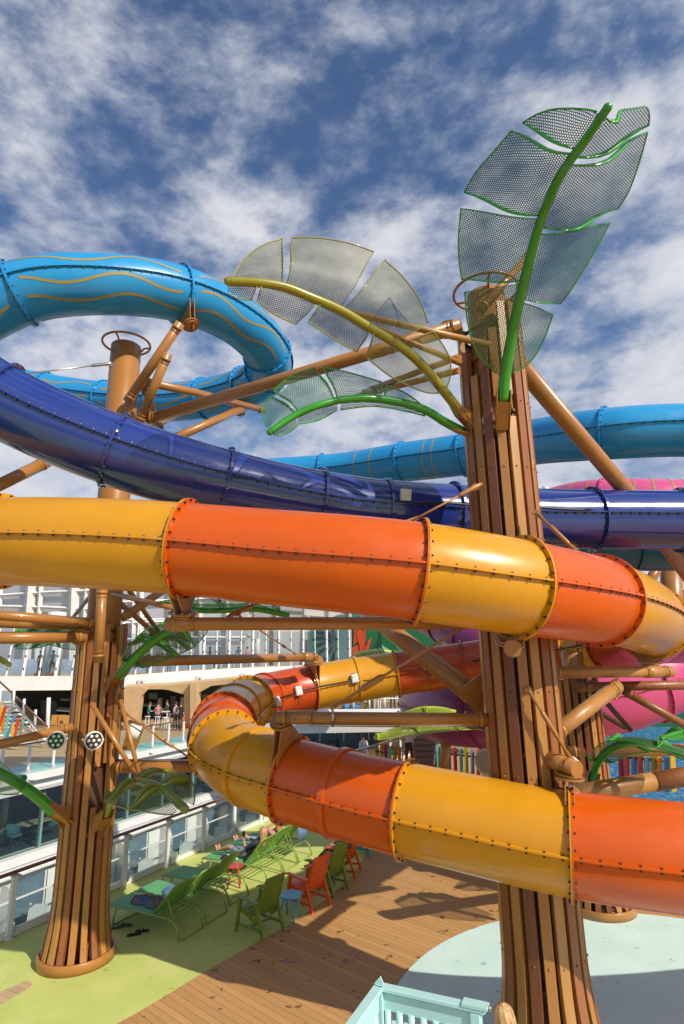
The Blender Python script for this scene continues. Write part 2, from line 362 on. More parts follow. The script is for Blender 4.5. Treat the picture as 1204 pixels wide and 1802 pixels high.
ctrl_o = [(-420, 1010, 11.5), (-160, 958, 9.2), (5, 952, 8.25), (150, 955, 8.0), (295, 963, 7.85), (450, 977, 7.65), (592, 990, 7.4), (727, 1003, 7.35), (865, 1025, 7.45), (960, 1040, 7.75), (1045, 1054, 8.4), (1110, 1073, 9.4), (1142, 1092, 10.5), (1148, 1112, 11.9), (1115, 1128, 13.4), (1060, 1138, 14.8), (960, 1150, 16.0), (845, 1165, 16.9), (700, 1185, 17.2), (620, 1197, 17.0), (540, 1211, 16.6), (470, 1226, 15.8), (428, 1242, 14.3), (400, 1266, 12.6), (390, 1294, 11.4), (398, 1320, 10.6), (428, 1342, 10.0), (500, 1368, 9.4), (575, 1388, 9.1), (650, 1408, 8.7), (720, 1424, 8.4), (850, 1452, 8.0), (990, 1482, 7.6), (1204, 1508, 7.2), (1420, 1532, 7.1), (1700, 1540, 7.3), (2050, 1520, 8.2)]
po = Path(ctrl_o, 26)
def seq(path, pts):
    out = []; s_ = 0
    for x, y in pts:
        # search forward only, in a window, so the path may cross itself in the picture
        best = None; lo = s_
        for i in range(lo, path.n-1):
            d = (path.px[i][0]-x)**2+(path.px[i][1]-y)**2
            if best is None or d < best[0]: best = (d, i)
            if best[0] < 900 and d > best[0]*4+2500: break
        out.append(best[1]); s_ = best[1]+3
    return out
jo = seq(po, [(5, 952), (331, 966), (737, 1005), (916, 1033), (1052, 1055), (1143, 1092), (1075, 1137), (1005, 1145), (820, 1168), (700, 1185), (546, 1210), (438, 1238), (392, 1275), (396, 1316), (508, 1370), (712, 1422), (998, 1483)])
colo = [YEL, YEL, ORA, YEL, ORA, YEL, ORA, YEL, ORA, YEL, ORA_SHADE, YEL, ORA, YEL, ORA, YEL, ORA, YEL, ORA, ORA]
colo = [YEL, YEL, ORA, YEL, ORA, YEL, ORA_SHADE, YEL, ORA_SHADE, ORA_SHADE, YEL, ORA_SHADE, YEL, ORA, YEL, ORA, YEL, ORA]
col_i = [po.find(452, 1345, jo[13], jo[14]), po.find(600, 1395, jo[14], jo[15]), po.find(466, 1227, jo[10], jo[11]), po.find(630, 1196, jo[9], jo[10]), po.find(755, 1178, jo[8], jo[9]), (jo[12]+jo[13])//2, (jo[11]+jo[12])//2, (jo[6]+jo[7])//2]
collars = list(zip(col_i, [YEL, ORA, ORA_SHADE, YEL, ORA_SHADE, ORA, YEL, YEL]))
slide('water_slide', 'yellow and orange tube slide that winds round the near slatted column in front of everything', po, RO, jo, colo, collars=collars)
ctrl_b = [(-330, 520, 9.3), (-150, 612, 9.4), (-5, 703, 9.7), (90, 748, 9.8), (185, 787, 9.95), (335, 836, 10.3), (487, 872, 10.8), (640, 897, 11.2), (800, 907, 11.6), (945, 913, 11.9), (1051, 914, 12.1), (1204, 915, 12.2), (1450, 918, 12.2)]
pb = Path(ctrl_b, 30)
jb = seq(pb, [(8, 690), (207, 790), (396, 850), (562, 885), (793, 906), (1040, 913), (1196, 914)])
slide('water_slide', 'deep blue tube slide crossing between the two tall columns above the orange one', pb, RO, jb, [DBL], seam_bolt=DBOLT, nb=20, collars=[(pb.find(676, 900), DBL)])
ctrl_l = [(-330, 760, 12.6), (-190, 650, 11.9), (-60, 562, 11.7), (50, 510, 11.9), (155, 500, 12.2), (298, 512, 13.1), (395, 549, 14.2), (455, 595, 15.3), (477, 640, 16.3), (455, 673, 17.3), (400, 693, 18.0), (330, 706, 18.5), (240, 709, 19.0), (150, 701, 19.4), (60, 686, 19.7), (-60, 662, 19.6), (-240, 640, 19.0)]
pl = Path(ctrl_l, 24)
jl = seq(pl, [(35, 512), (312, 517), (475, 618), (470, 655), (432, 683), (362, 702), (272, 709), (180, 705), (80, 690)])
slide('water_slide', 'light blue looping tube slide with wavy gold lines, high behind the slatless column', pl, RO, jl, [LBL], nb=22, stripes=[(.42, .17, 1.9, .5), (-.35, .17, 1.9, 1.5), (1.25, .15, 1.9, 2.2), (PI-.42, .17, 1.9, .5), (PI+.4, .17, 1.9, 1.5), (PI+1.0, .14, 1.9, .1), (-.95, .14, 1.9, 1.)])
ctrl_r = [(330, 850, 20.5), (450, 840, 20.0), (600, 830, 19.4), (715, 813, 18.2), (816, 800, 17.2), (933, 779, 16.0), (1062, 764, 14.0), (1197, 757, 13.6), (1420, 765, 13.0)]
pr = Path(ctrl_r, 20)
jr = seq(pr, [(445, 838), (570, 830), (708, 815), (818, 800), (1062, 764)])
sr = slide('water_slide', 'light blue tube slide behind the near column, passing above the deep blue one', pr, RO, jr, [LBL], nb=22)
for x, y in ((638, 826), (668, 821), (755, 808), (772, 806)):
    ring_mesh(pr, pr.find(x, y), RO-.01, RO+.005, -.022, .022, GOLD).build('gold_band', sr)
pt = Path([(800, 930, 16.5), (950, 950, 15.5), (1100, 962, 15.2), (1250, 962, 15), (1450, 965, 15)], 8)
slide('water_slide', 'blue tube slide with shade put into its dark teal colour, underneath the deep blue one at the right', pt, RO, seq(pt, [(1115, 962)]), [BLU_SHADE], nb=20)
# the big pink raft slide far back, shade at its far end coloured purple
RP = 1.12
pp = Path([(900, 1195, 25), (800, 1215, 24), (757, 1235, 22), (778, 1246, 19.6), (850, 1248, 18), (1000, 1232, 17), (1100, 1212, 16.8), (1204, 1165, 17.2), (1330, 1090, 18.0), (1420, 1000, 20)], 10)
jp = seq(pp, [(757, 1235), (850, 1247), (985, 1235), (1135, 1204)])
slide('water_slide', 'wide pink tube slide with shade coloured purple into its far end, low behind the near column', pp, RP, jp, [PNK_SHADE, PNK_SHADE, PNK_SHADE, PNK, PNK], nb=34, lip=.08)
pq = Path([(690, 1062, 31), (765, 1090, 26), (830, 1120, 23.5), (900, 1142, 22.5), (1000, 1155, 23)], 8)
slide('water_slide', 'pink tube slide bend coloured purple for shade, seen above the shade-coloured orange part of the winding slide', pq, .80, seq(pq, [(775, 1117), (820, 1122)]), [PNK_SHADE], nb=26)
pk = Path([(940, 905, 22), (1000, 888, 20), (1055, 882, 19), (1130, 882, 18.5), (1204, 884, 18.3), (1400, 890, 18)], 8)
sk = slide('water_slide', 'pink tube slide with gold hoops peeking over the deep blue one', pk, .72, seq(pk, [(1062, 882)]), [PNK], nb=22)
for x in (1020, 1044, 1085, 1112, 1140, 1170, 1198):
    ring_mesh(pk, pk.find(x, 884), .71, .727, -.03, .03, GOLD).build('gold_band', sk)
# ------------------------------------------------------------------ slatted columns
def flare(z, rr=.51, rb=.70, zf=1.5):
    return rr+(rb-rr)*max(0, 1-z/zf)**2.6
def column(label, loc, slat_top, core_top, rr, cols, n=19, sw=.052, core_r=.33, cuts={}, ring_r=.56, base=True, rot=0.0, top_ring=True, rb=.70):
    root = thing('slatted_column', label, 'column', loc)
    c = V(loc); mb = MB()
    mb.lathe(c, [(0.001, 0), (core_r, 0), (core_r, core_top-.02), (core_r-.02, core_top), (0.001, core_top)], TAN, 40)
    mb.lathe(c, [(core_r+.004, .02), (core_r+.004, slat_top-(.35 if slat_top < 8 else 1.9))], DKB, 40)  # dark sleeve paints shade into the gaps between the slats
    for z in (slat_top-.6, slat_top*.62, slat_top*.35):
        mb.lathe(c, [(core_r-.01, z), (core_r+.035, z), (core_r+.035, z+.07), (core_r-.01, z+.07)], TAN, 36, False)
    mb.build('core_pipe', root)
    for k in range(n):
        an = rot+2*PI*k/n; rd = V((math.cos(an), math.sin(an), 0)); tg = V((-math.sin(an), math.cos(an), 0))
        if k in cuts and cuts[k] is None: continue
        zt0 = slat_top+[0, -.05, .04, -.02, .06][k % 5]
        for za, zb in cuts.get(k, [(.10, zt0)]):
            zs = [za]
            while zs[-1] < zb-.2 and zs[-1] < 1.6: zs.append(zs[-1]+.14)
            zs.append(zb); m = cols[k % len(cols)]; w_ = sw*(1 if k % 3 else 1.08); vs = []
            for z in zs:
                r = flare(z, rr, rb)
                for q, t_ in ((r-.10, -w_+.004), (r-.004, -w_), (r, -w_+.006), (r, w_-.006), (r-.004, w_), (r-.10, w_-.004)): vs.append(c+rd*q+tg*t_+UP*z)
            sm = MB(); L_ = len(zs)
            sm.add(vs, [(i*6+j, i*6+(j+1) % 6, (i+1)*6+(j+1) % 6, (i+1)*6+j) for i in range(L_-1) for j in range(6)]+[(5, 4, 3, 2, 1, 0), tuple((L_-1)*6+j for j in range(6))], m)
            z = za+.25
            while z < zb-.1:
                r = flare(z, rr, rb); sm.ball(c+rd*(r+.001)+UP*z, .020, m, 8, 4, (1, 1, .8)); z += 1.12 if z > .6 else .9
            sm.build('slat', root)
        # stand-off brackets between core and slats
    sb = MB()
    z = .9
    while z < slat_top:
        sb.lathe(c, [(rr-.125, z), (rr-.105, z), (rr-.105, z+.05), (rr-.125, z+.05)], DKB, 32, False)
        for k in range(4):
            an = rot+PI/2*k+.3; rd = V((math.cos(an), math.sin(an), 0)); sb.box(c+rd*(rr+core_r)/2+UP*(z+.025), rr-core_r-.07, .03, .04, DKB, rd, V((-rd.y, rd.x, 0)))
        z += 1.6
    sb.build('standoff_hoops', root)
    if base:
        bm_ = MB(); r = rb+.02
        bm_.lathe(c, [(r-.05, .0), (r, .0), (r-.004, .15), (r-.014, .165), (r-.05, .165), (r-.05, 0)], TAN, 56); bm_.build('base_ring', root)
        bb = MB()
        for k in range(6):
            an = PI/3*k+.2; rd = V((math.cos(an), math.sin(an), 0)); bb.cyl(c+rd*.46+UP*.05, c+rd*.46+UP*.28, .018, SILV, 8); bb.box(c+rd*.44+UP*.2, .16, .012, .4, TAN, rd, V((-rd.y, rd.x, 0)))
            bb.tube([c+rd*.4+UP*.18, c+rd*.52+V((-rd.y, rd.x, 0))*.16+UP*.2], .014, STEEL, 8)
        bb.build('anchor_bolts', root)
    if top_ring:
        tr = MB(); zc = core_top+.06; pts = [c+V((ring_r*math.cos(a), ring_r*math.sin(a), zc)) for a in [2*PI*j/40 for j in range(41)]]
        tr.tube(pts, .026, TAN, 10, caps=False)
        for a in (.4, 2.5, 4.6):
            d = V((math.cos(a), math.sin(a), 0)); tr.tube([c+d*(core_r-.02)+UP*(core_top-.1), c+d*(core_r+.06)+UP*(core_top+.02), c+d*ring_r+UP*zc], .022, TAN, 8)
        tr.build('top_ring', root)
    return root
CL = G(134, 1688); CR = P(909, 1135, 8.9); CR.z = 0; CB = V((5.2, 13.75, 0))
def face_k(c, n=19, rot=0):                      # the slat number that faces the camera
    a = math.atan2(-c.y, -c.x)-rot
    return int(round(a/(2*PI/n))) % n
seqc = [MID, TAN, RBR, TAN2, TAN, BRN, MID, TAN]
kl = face_k(CL); rotl = 0
# left: slats behind the olive leaf's bracket start below it
cutl = {(kl+1) % 19: [(.1, 2.55), (3.25, 5.85)], (kl+2) % 19: [(.1, 2.5), (3.3, 5.5)]}
colL = column('slatted column beside the glass railing, standing on the lime green floor', CL, 5.85, 12.15, .475, [TAN, MID, TAN2, TAN, RBR, MID, TAN, BRN, TAN2, TAN, MID, RBR, TAN, TAN2, MID, TAN], cuts=cutl, ring_r=.52, rb=.64)
kr = face_k(CR, 18)
def K(i): return (kr+i) % 18
cutr = {K(0): [(.1, 8.72)], K(1): [(.1, 8.8)], K(-1): [(.1, 10.35)], K(-2): [(.1, 9.6)], K(2): [(.1, 10.9)], K(3): [(.1, 11.0)], K(-3): [(.1, 10.1)], K(-4): [(.1, 10.6)]}
colR = column('tallest slatted column, nearest to the camera, carrying the three big leaf canopies', CR, 10.6, 11.35, .55, [TAN2, MID, TAN, BRN, TAN, MID, TAN, RBR, TAN, TAN2, MID, TAN, BRN, TAN, TAN2, MID, TAN, RBR], cuts=cutr, ring_r=.56, rb=.76, n=18, sw=.066)
extra = MB()
for i, (z0, z1) in ((0, (9.15, 10.4)), (1, (9.2, 10.9))):
    an = 2*PI*K(i)/18; rd = V((math.cos(an), math.sin(an), 0)); tg = V((-rd.y, rd.x, 0)); extra.box(CR+rd*.49+UP*(z0+z1)/2, .05, .13, z1-z0, [TAN, TAN2][i], rd, tg)
extra.build('slat', colR)
colB = column('slatted column further back with its base on the pale blue pad', CB, 4.6, 5.2, .50, [TAN, MID, BRN, TAN2, RBR, TAN], core_r=.24, top_ring=False, rb=.68)
# ------------------------------------------------------------------ struts and arms
def strut(label, pts, r, m=TAN, name='support_strut', cat='strut', plates=(), sleeves=(), group=None, world=False, n=16):
    W_ = [V(p) if world else P(*p) for p in pts]
    root = thing(name, label, cat, W_[0], group)
    mb = MB(); mb.tube(W_, r, m, n); mb.build('pipe', root)
    d = (W_[-1]-W_[0]).normalized(); L_ = (W_[-1]-W_[0]).length
    if r > .06 and L_ > .8:
        for q, e_ in ((W_[0], (W_[1]-W_[0]).normalized()), (W_[-1], (W_[-2]-W_[-1]).normalized())):
            cb_ = MB(); cb_.cyl(q+e_*.10, q+e_*.145, r+.012, m, n); cb_.cyl(q+e_*.20, q+e_*.212, r+.006, m, n); cb_.build('weld_collar', root)
    for t in sleeves:
        s = MB(); q = W_[0]+d*(L_*t); s.cyl(q-d*.16, q+d*.16, r+.012, m, n)
        for k in (-1, 1):
            s.ball(q+d*.1*k+(CAMP-q).normalized().cross(d).cross(d)*0+_f*-(r+.01), .018, m, 8, 5)
        s.build('sleeve', root)
    for t in plates:
        q = W_[0]+d*(L_*t); sd = d.cross(_f).normalized(); s = MB()
        o = [q-d*.18+sd*.05, q-d*.18-sd*.05, q+d*.02-sd*.16, q+d*.2-sd*.13, q+d*.2+sd*.13, q+d*.02+sd*.16]
        s.prism([p-_f*(r*.3) for p in o], _f*.018, m)
        for a, b in ((.05, .08), (.05, -.08), (.14, .05), (.14, -.05)): s.bolt(q+d*a+sd*b-_f*(r*.3), -_f, .02, .018, m)
        s.build('gusset_plate', root)
    return root
def saddle(root, path, i, pipe, above=True, m=TAN, rad=RO):
    """forked bracket from the pipe point to the flange number i"""
    c = path.p[i]; t = path.t[i]; d = (pipe-c); d = (d-t*d.dot(t)); L_ = d.length; d.normalize(); sd = t.cross(d).normalized()
    s = MB(); out = []
    A = R(34)
    for k in range(9):
        a = -A+2*A*k/8; out.append(c+(d*math.cos(a)+sd*math.sin(a))*(rad+.035))
    low = c+d*max(L_-.13, rad+.12)
    out += [low+sd*.10, low-sd*.10]
    s.prism([p+t*.045 for p in out], t*.018, m); s.prism([p-t*.063 for p in out], t*.018, m)
    s.lathe(low, [(.001, -.012), (.19, -.012), (.19, .012), (.001, .012)], m, 28, False, ax=(t, sd, d))
    s.lathe(low+d*.04, [(.001, -.012), (.16, -.012), (.16, .012), (.001, .012)], m, 28, False, ax=(t, sd, d))
    for k in range(10):
        a = 2*PI*k/10; s.bolt(low+(t*math.cos(a)+sd*math.sin(a))*.165-d*.01, -d, .014, .025, SILV)
    s.prism([low+sd*.09+d*.05, low-sd*.09+d*.05, low-sd*.03+d*.14, low+sd*.03+d*.14], t*.02, m)
    s.build('saddle_bracket', root)
def near(path, x, y, js): return min(js, key=lambda i: (path.px[i][0]-x)**2+(path.px[i][1]-y)**2)
a = strut('long horizontal arm under the big orange tube, its capped end pointing to the left column', [(291, 1098, 7.75), (325, 1098, 7.78), (862, 1096, 8.35)], .088, sleeves=(.05,), name='support_pipe', cat='support pipe')
saddle(a, po, jo[1], P(325, 1096, 7.85))
a = strut('stub pipe whose round end faces the camera below the big yellow tube section', [(902, 1141, 7.35), (910, 1137, 8.5)], .105, name='support_pipe', cat='support pipe'); saddle(a, po, jo[3], P(903, 1136, 7.6))
a = strut('stub pipe above the lowest tube, round end facing right, beside a white lamp', [(940, 1326, 8.35), (1016, 1354, 7.6)], .105, sleeves=(.55,), name='support_pipe', cat='support pipe'); saddle(a, po, jo[16], P(1000, 1350, 7.75))
a = strut('horizontal arm over the lower orange section with a chrome pipe running below it', [(487, 1262, 8.9), (862, 1266, 8.6)], .088, sleeves=(.12,), name='support_pipe', cat='support pipe'); saddle(a, po, jo[14], P(512, 1263, 8.95))
s = MB(); s.tube([P(545, 1275, 8.9), P(700, 1277, 8.85), P(860, 1276, 8.6)], .026, STEEL, 10)
for x in (586, 701, 820):
    s.tube([P(x, 1251, 8.72), P(x, 1262, 8.68), P(x, 1278, 8.78)], .02, STEEL, 6)
s.build('chrome_pipe', a)
a = strut('arm reaching from the left column past the promenade to the upper back bend', [(232, 1164, 11.2), (400, 1160, 13.2), (556, 1156, 15.6)], .105, sleeves=(.93,), name='support_pipe', cat='support pipe'); saddle(a, po, near(po, 546, 1210, jo[9:12]), P(543, 1159, 15.9))
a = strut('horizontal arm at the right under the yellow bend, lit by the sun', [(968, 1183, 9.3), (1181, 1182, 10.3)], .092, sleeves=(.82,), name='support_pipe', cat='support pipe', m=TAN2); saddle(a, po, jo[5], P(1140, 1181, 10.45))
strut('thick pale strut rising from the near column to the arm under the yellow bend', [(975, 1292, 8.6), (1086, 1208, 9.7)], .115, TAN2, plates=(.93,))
a = strut('arm from the left column towards the left bend of the winding slide', [(200, 1351, 11.0), (372, 1349, 10.7)], .10, name='support_pipe', cat='support pipe')
s = MB(); s.tube([P(205, 1338, 11.), P(335, 1338, 10.8), P(344, 1341, 10.7)], .024, STEEL, 8); s.build('thin_pipe', a)
strut('biggest diagonal pipe between the tops of the two tall columns', [(262, 738, 12.6), (812, 573, 9.9)], .125, plates=(.955,))
strut('thick pipe slanting down to the right from the near column behind the blue tubes', [(905, 632, 10.3), (1100, 862, 12.4), (1235, 1045, 14)], .165)
a = strut('thick diagonal pipe coming down to the near column below the big orange tube', [(600, 1040, 13.5), (836, 1226, 9.3)], .165)
s = MB(); s.prism([P(x, y, 9.22) for x, y in ((806, 1216), (846, 1186), (858, 1186), (858, 1262), (842, 1260))], _f*.03, TAN); s.bolt(P(846, 1222, 9.21), -_f, .03, .03, TAN); s.bolt(P(846, 1244, 9.21), -_f, .03, .03, TAN); s.build('gusset_plate', a)
strut('pipe end slanting down to the left behind the deep blue tube', [(-60, 882, 10.2), (84, 812, 11.4)], .115)
g = 'thin braces under the light blue loop'
a = strut('upper brace carrying the gold-striped loop, topped by a round cap', [(318, 568, 12.3), (224, 707, 12.55)], .10, name='support_pipe', cat='support pipe'); saddle(a, pl, jl[1], P(316, 574, 12.6))
strut('square-ended brace leaning against the upper brace of the loop', [(296, 622, 12.2), (244, 745, 12.5)], .10)
a = strut('arm running right from the column top to the back of the light blue loop', [(254, 672, 12.8), (340, 690, 14.2), (464, 722, 16.4)], .095, name='support_pipe', cat='support pipe'); saddle(a, pl, near(pl, 452, 680, jl), P(452, 719, 16.7))
strut('thin lower brace of the loop ending behind the deep blue tube', [(442, 712, 16.2), (305, 772, 13)], .10)
strut('short crossed brace just right of the column top', [(247, 668, 12.9), (284, 758, 14.5)], .08)
strut('short lit brace stub behind the column top', [(268, 752, 14), (312, 728, 15.5)], .08)
strut('flat bar from the near column head over the olive leaf', [(604, 548, 9.6), (862, 607, 9.3)], .055, TAN2, name='cross_bar', cat='cross bar')
strut('second bar meeting the near column under the olive leaf', [(620, 560, 9.7), (812, 640, 9.6)], .05, name='cross_bar', cat='cross bar')
strut('lower pair of bars behind the olive leaf, upper one', [(640, 690, 11.5), (808, 628, 9.7)], .055, name='cross_bar', cat='cross bar')
strut('lower pair of bars behind the olive leaf, lower one', [(620, 700, 11.8), (808, 652, 9.7)], .055, name='cross_bar', cat='cross bar')
strut('bar crossing above the head of the near column behind the tall green leaf', [(845, 545, 9.6), (935, 445, 10.4)], .07, name='cross_bar', cat='cross bar')
strut('upper of the horizontal pipes entering the frame beside the left column', [(-60, 1078, 9.6), (168, 1096, 11.2)], .085)
strut('middle horizontal pipe at the left, partly hidden by the one above', [(-60, 1094, 10.6), (160, 1101, 11.5)], .095)
strut('lowest and thickest horizontal pipe bolted to the left column', [(-60, 1123, 9.8), (150, 1121, 11.2)], .105, plates=(.93,))
strut('vertical pipe hanging down in front of the left column slats', [(180, 1030, 10.4), (173, 1166, 10.25)], .085)
strut('dark thin bar from the left column to the arm under the orange tube', [(200, 1045, 11.2), (345, 1080, 9.5)], .045, name='cross_bar', cat='cross bar')
strut('brace rising to the right behind the left column head', [(215, 1088, 11.6), (300, 1030, 12.5)], .085)
strut('thin crossing brace right of the left column, falling right', [(212, 1062, 12), (285, 1125, 12.6)], .055)
strut('thin crossing brace right of the left column, steeper', [(225, 1035, 12.2), (285, 1120, 12.8)], .05)
strut('grey pipe brace left of the left column head', [(130, 1085, 12.6), (158, 1050, 12)], .04, GRYP)
strut('flat tan arm at the left holding the green-lit spotlight', [(-60, 1322, 9.6), (40, 1300, 10.3), (128, 1279, 10.8)], .075, name='cross_bar', cat='cross bar')
strut('longer leg of the V-brace on the left column', [(161, 1238, 10.6), (242, 1368, 10.3)], .042, name='cross_bar', cat='cross bar')
strut('shorter leg of the V-brace on the left column', [(212, 1232, 10.9), (246, 1366, 10.3)], .038, name='cross_bar', cat='cross bar')
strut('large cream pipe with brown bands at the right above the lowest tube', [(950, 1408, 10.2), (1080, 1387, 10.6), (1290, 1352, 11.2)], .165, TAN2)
s = MB(); a0, a1 = P(1150, 1376, 10.77), P(1290, 1352, 11.2); dd = (a1-a0).normalized()
s.tube([a0, a1], .169, MID, 16)
s.tube([P(1172, 1372.4, 10.84), P(1172, 1372.4, 10.84)+dd*.09], .172, BRN, 16)
tag(s.build('pipe_wrap'), 'brown ribbed wrap around the large cream pipe', 'pipe wrap')
strut('brown horizontal pipe behind the green leaf at the right', [(1000, 1323, 12.5), (1290, 1318, 12.5)], .12)
strut('dark horizontal pipe in front of the pink tube', [(1020, 1209, 12.6), (1290, 1204, 12.6)], .10, DKB if False else MID, sleeves=(.03,))
strut('brown pipe falling to the right in front of the pink tube', [(1098, 1216, 12.4), (1240, 1296, 12.2)], .085, MID)
strut('dark thin brace behind the thick pale strut, falling right', [(1000, 1222, 12.8), (1100, 1280, 12.9)], .06, DKB)
strut('second dark thin brace, shorter and lower', [(1040, 1205, 12.6), (1110, 1285, 12.6)], .055, DKB)
strut('tan post rising at the right edge behind the yellow bend', [(1188, 1180, 17), (1180, 985, 17.5)], .30)
strut('tan pipe between the post and the shade-coloured blue tube', [(1128, 1050, 16.5), (1165, 985, 16.8)], .14)
strut('brown column under the fence at the right', [(1062, 1400, 19), (1062, 1315, 19)], .16, name='support_post', cat='post')
strut('brown column under the shade-coloured pink tube', [(779, 1370, 19), (786, 1300, 18.8)], .17, name='support_post', cat='post')
# tie rods with turnbuckles
def rod(label, a, b, t=.5, r=.016, m=TAN, body=.22, br=.034):
    A_, B_ = P(*a), P(*b); root = thing('tie_rod', label, 'tie rod', A_); mb = MB(); mb.cyl(A_, B_, r, m, 8); mb.build('rod', root)
    d = (B_-A_).normalized(); q = A_.lerp(B_, t); tb = MB(); tb.tube([q-d*body, q-d*body*.7, q+d*body*.7, q+d*body], [r, br, br, r], m, 10); tb.build('turnbuckle', root)
    for q, sg in ((A_, 1), (B_, -1)):
        e = MB(); sd = d.cross(_f).normalized(); e.prism([q-d*.05*sg+sd*.05, q-d*.05*sg-sd*.05, q+d*.14*sg-sd*.02, q+d*.14*sg+sd*.02], _f*.03, m); e.bolt(q-_f*.005, -_f, .022, .02, SILV)
        e.build('end_clevis', root)
rod('tie rod from the big orange tube to the near column across the deep blue tube', (722, 918, 8.1), (835, 858, 8.4), .93)
rod('tie rod on the right flank of the near column above the orange section', (945, 903, 8.6), (1010, 966, 8.2), .62)
rod('tie rod up from the promenade arm end towards the orange tube', (520, 1151, 14.5), (418, 1082, 8.2), .30)
rod('tie rod rising from the chrome-piped arm across the shade-coloured orange section to the near column', (586, 1244, 8.8), (838, 1090, 8.6), .28, br=.055, r=.02)
rod('tie rod sloping right from the boxy lamp on the left column', (215, 1252, 10.8), (340, 1338, 10.8), .6)
rod('tie rod down the face of the near column to the stub pipe', (931, 1216, 8.1), (1004, 1335, 7.8), .5, r=.02)
rod('thin rod from the column top to the left edge', (192, 640, 12.5), (-40, 668, 11.5), .06, m=STEEL)
rod('tie rod above the arm near the leaf, leaving the orange tube', (418, 1078, 8.2), (470, 1055, 8.3), .1)
# ------------------------------------------------------------------ leaf canopies
def panel(root, inner, outer, hm, rm, nrm_hint, bulge=.10, lip=.055, lips=(1, 1)):
    N_ = 26; Mx = 8
    def res(pts):
        pts = spline(pts, .05) if len(pts) > 2 else [V(p) for p in pts]
        L = [0]
        for a, b in zip(pts, pts[1:]): L.append(L[-1]+(b-a).length)
        out = []; j = 0
        for i in range(N_+1):
            s_ = L[-1]*i/N_
            while j < len(L)-2 and L[j+1] < s_: j += 1
            out.append(pts[j].lerp(pts[j+1], (s_-L[j])/max(L[j+1]-L[j], 1e-9)))
        return out
    I, O = res(inner), res(outer)
    e1 = (I[-1]-I[0]).normalized(); mid = O[N_//2]-I[N_//2]; e2 = (mid-e1*mid.dot(e1)).normalized(); nn = e1.cross(e2).normalized()
    if nn.dot(V(nrm_hint)) < 0: nn = -nn
    wd = mid.length; rows = []; uv = []
    for i in range(N_+1):
        row = []
        for k in range(Mx+1):
            v = k/Mx; p = I[i].lerp(O[i], v)+nn*(bulge*wd*math.sin(PI*v)*.9+.05*wd*math.sin(2*PI*v)); row.append(p)
        rows.append(row)
    mb = MB(); vs = [p for r_ in rows for p in r_]
    mb.add(vs, [(i*(Mx+1)+k, i*(Mx+1)+k+1, (i+1)*(Mx+1)+k+1, (i+1)*(Mx+1)+k) for i in range(N_) for k in range(Mx)], hm, True)
    mb.uv = [((p-I[0]).dot(e1), (p-I[0]).dot(e2)) for p in vs]
    pan = mb.build('leaf_panel', root, fixn=False)
    ed = MB(); ed.tube(O, .011, rm, 6)
    for q, i in enumerate((0, N_)):
        if not lips[q] or (O[i]-I[i]).length < .20: continue
        r_ = rows[i]; n_ = len(r_); vs = []; 
        for k, p in enumerate(r_):
            h = lip*math.sin(PI*min(1, .12+.88*(1-k/(n_-1))))**.7 if k < n_-1 else .006
            h = lip*(.25+.75*math.sin(PI*min(.98, k/(n_-1)+.02)))
            vs += [p-nn*h*.35-e1*.006, p+nn*h*.8-e1*.006, p+nn*h*.8+e1*.006, p-nn*h*.35+e1*.006]
        ed.add(vs, [(k*4+j, k*4+(j+1) % 4, (k+1)*4+(j+1) % 4, (k+1)*4+j) for k in range(n_-1) for j in range(4)]+[(0, 1, 2, 3), tuple((n_-1)*4+j for j in (3, 2, 1, 0))], rm, True)
    ed.build('edge_trim', pan)
def leaf_px(label, rib, r0, r1, rm, hm, panels, off=(.25, .25), bracket=None, bulge=.10, lip=.055, hint=None):
    W_ = spline([P(*c) for c in rib], .05); root = thing('leaf_canopy', label, 'leaf canopy', W_[0]); n = len(W_)
    mb = MB(); mb.tube(W_, [r0+(r1-r0)*i/(n-1) for i in range(n)], rm, 14, flat=1.0); mb.ball(W_[-1], r1*1.03, rm, 12, 8); mb.build('midrib', root)
    pj = [proj(q) for q in W_]; hint = hint or (CAMP-W_[n//2])
    def ix(x, y): return min(range(n), key=lambda i: (pj[i][0]-x)**2+(pj[i][1]-y)**2)
    for a, b, outer, sd in panels:
        i, j = ix(*a), ix(*b); lo, hi = min(i, j), max(i, j); inner = W_[lo:hi+1]
        if i > j: inner = inner[::-1]
        m_ = len(outer); O = []
        for k, (x, y) in enumerate(outer):
            t = k/max(1, m_-1); q = inner[int(t*(len(inner)-1))]; dd = (q-CAMP).dot(_f)
            px_, py_, _ = proj(q); wdt = math.hypot(x-px_, y-py_)*dd/FPX
            O.append(P(x, y, dd+off[sd]*wdt))
        panel(root, inner[::max(1, len(inner)//20)] if len(inner) > 20 else inner, O, hm, rm, hint, bulge, lip)
    if bracket:
        bracket_at(root, W_[0], (W_[3]-W_[0]).normalized(), bracket)
    return root
def bracket_at(root, p, d, c):
    """U-shaped socket that bolts the rib to its column (centre line c)"""
    ctr = V((c.x, c.y, p.z)); inw = (ctr-p).normalized(); sd = d.cross(inw).normalized(); s = MB()
    for sg in (-1, 1):
        o = p+sd*(.095*sg)
        s.prism([o+d*.16-inw*.06, o+d*.16+inw*.05, o+inw*.30-UP*.05, o+inw*.34-UP*.42, o-d*.22-inw*.07, o-d*.05-inw*.10], sd*.014*sg, TAN)
        for q in (o+d*.08, o-d*.08+inw*.1): s.bolt(q+sd*.014*sg, sd*sg, .02, .02, SILV)
    s.prism([p-sd*.09-inw*.09-d*.05, p+sd*.09-inw*.09-d*.05, p+sd*.09+inw*.05-d*.42, p-sd*.09+inw*.05-d*.42], inw*.014, TAN)
    s.build('bracket', root)
db = proj(CR+UP*9.2-(CR/CR.length)*.72)[2]
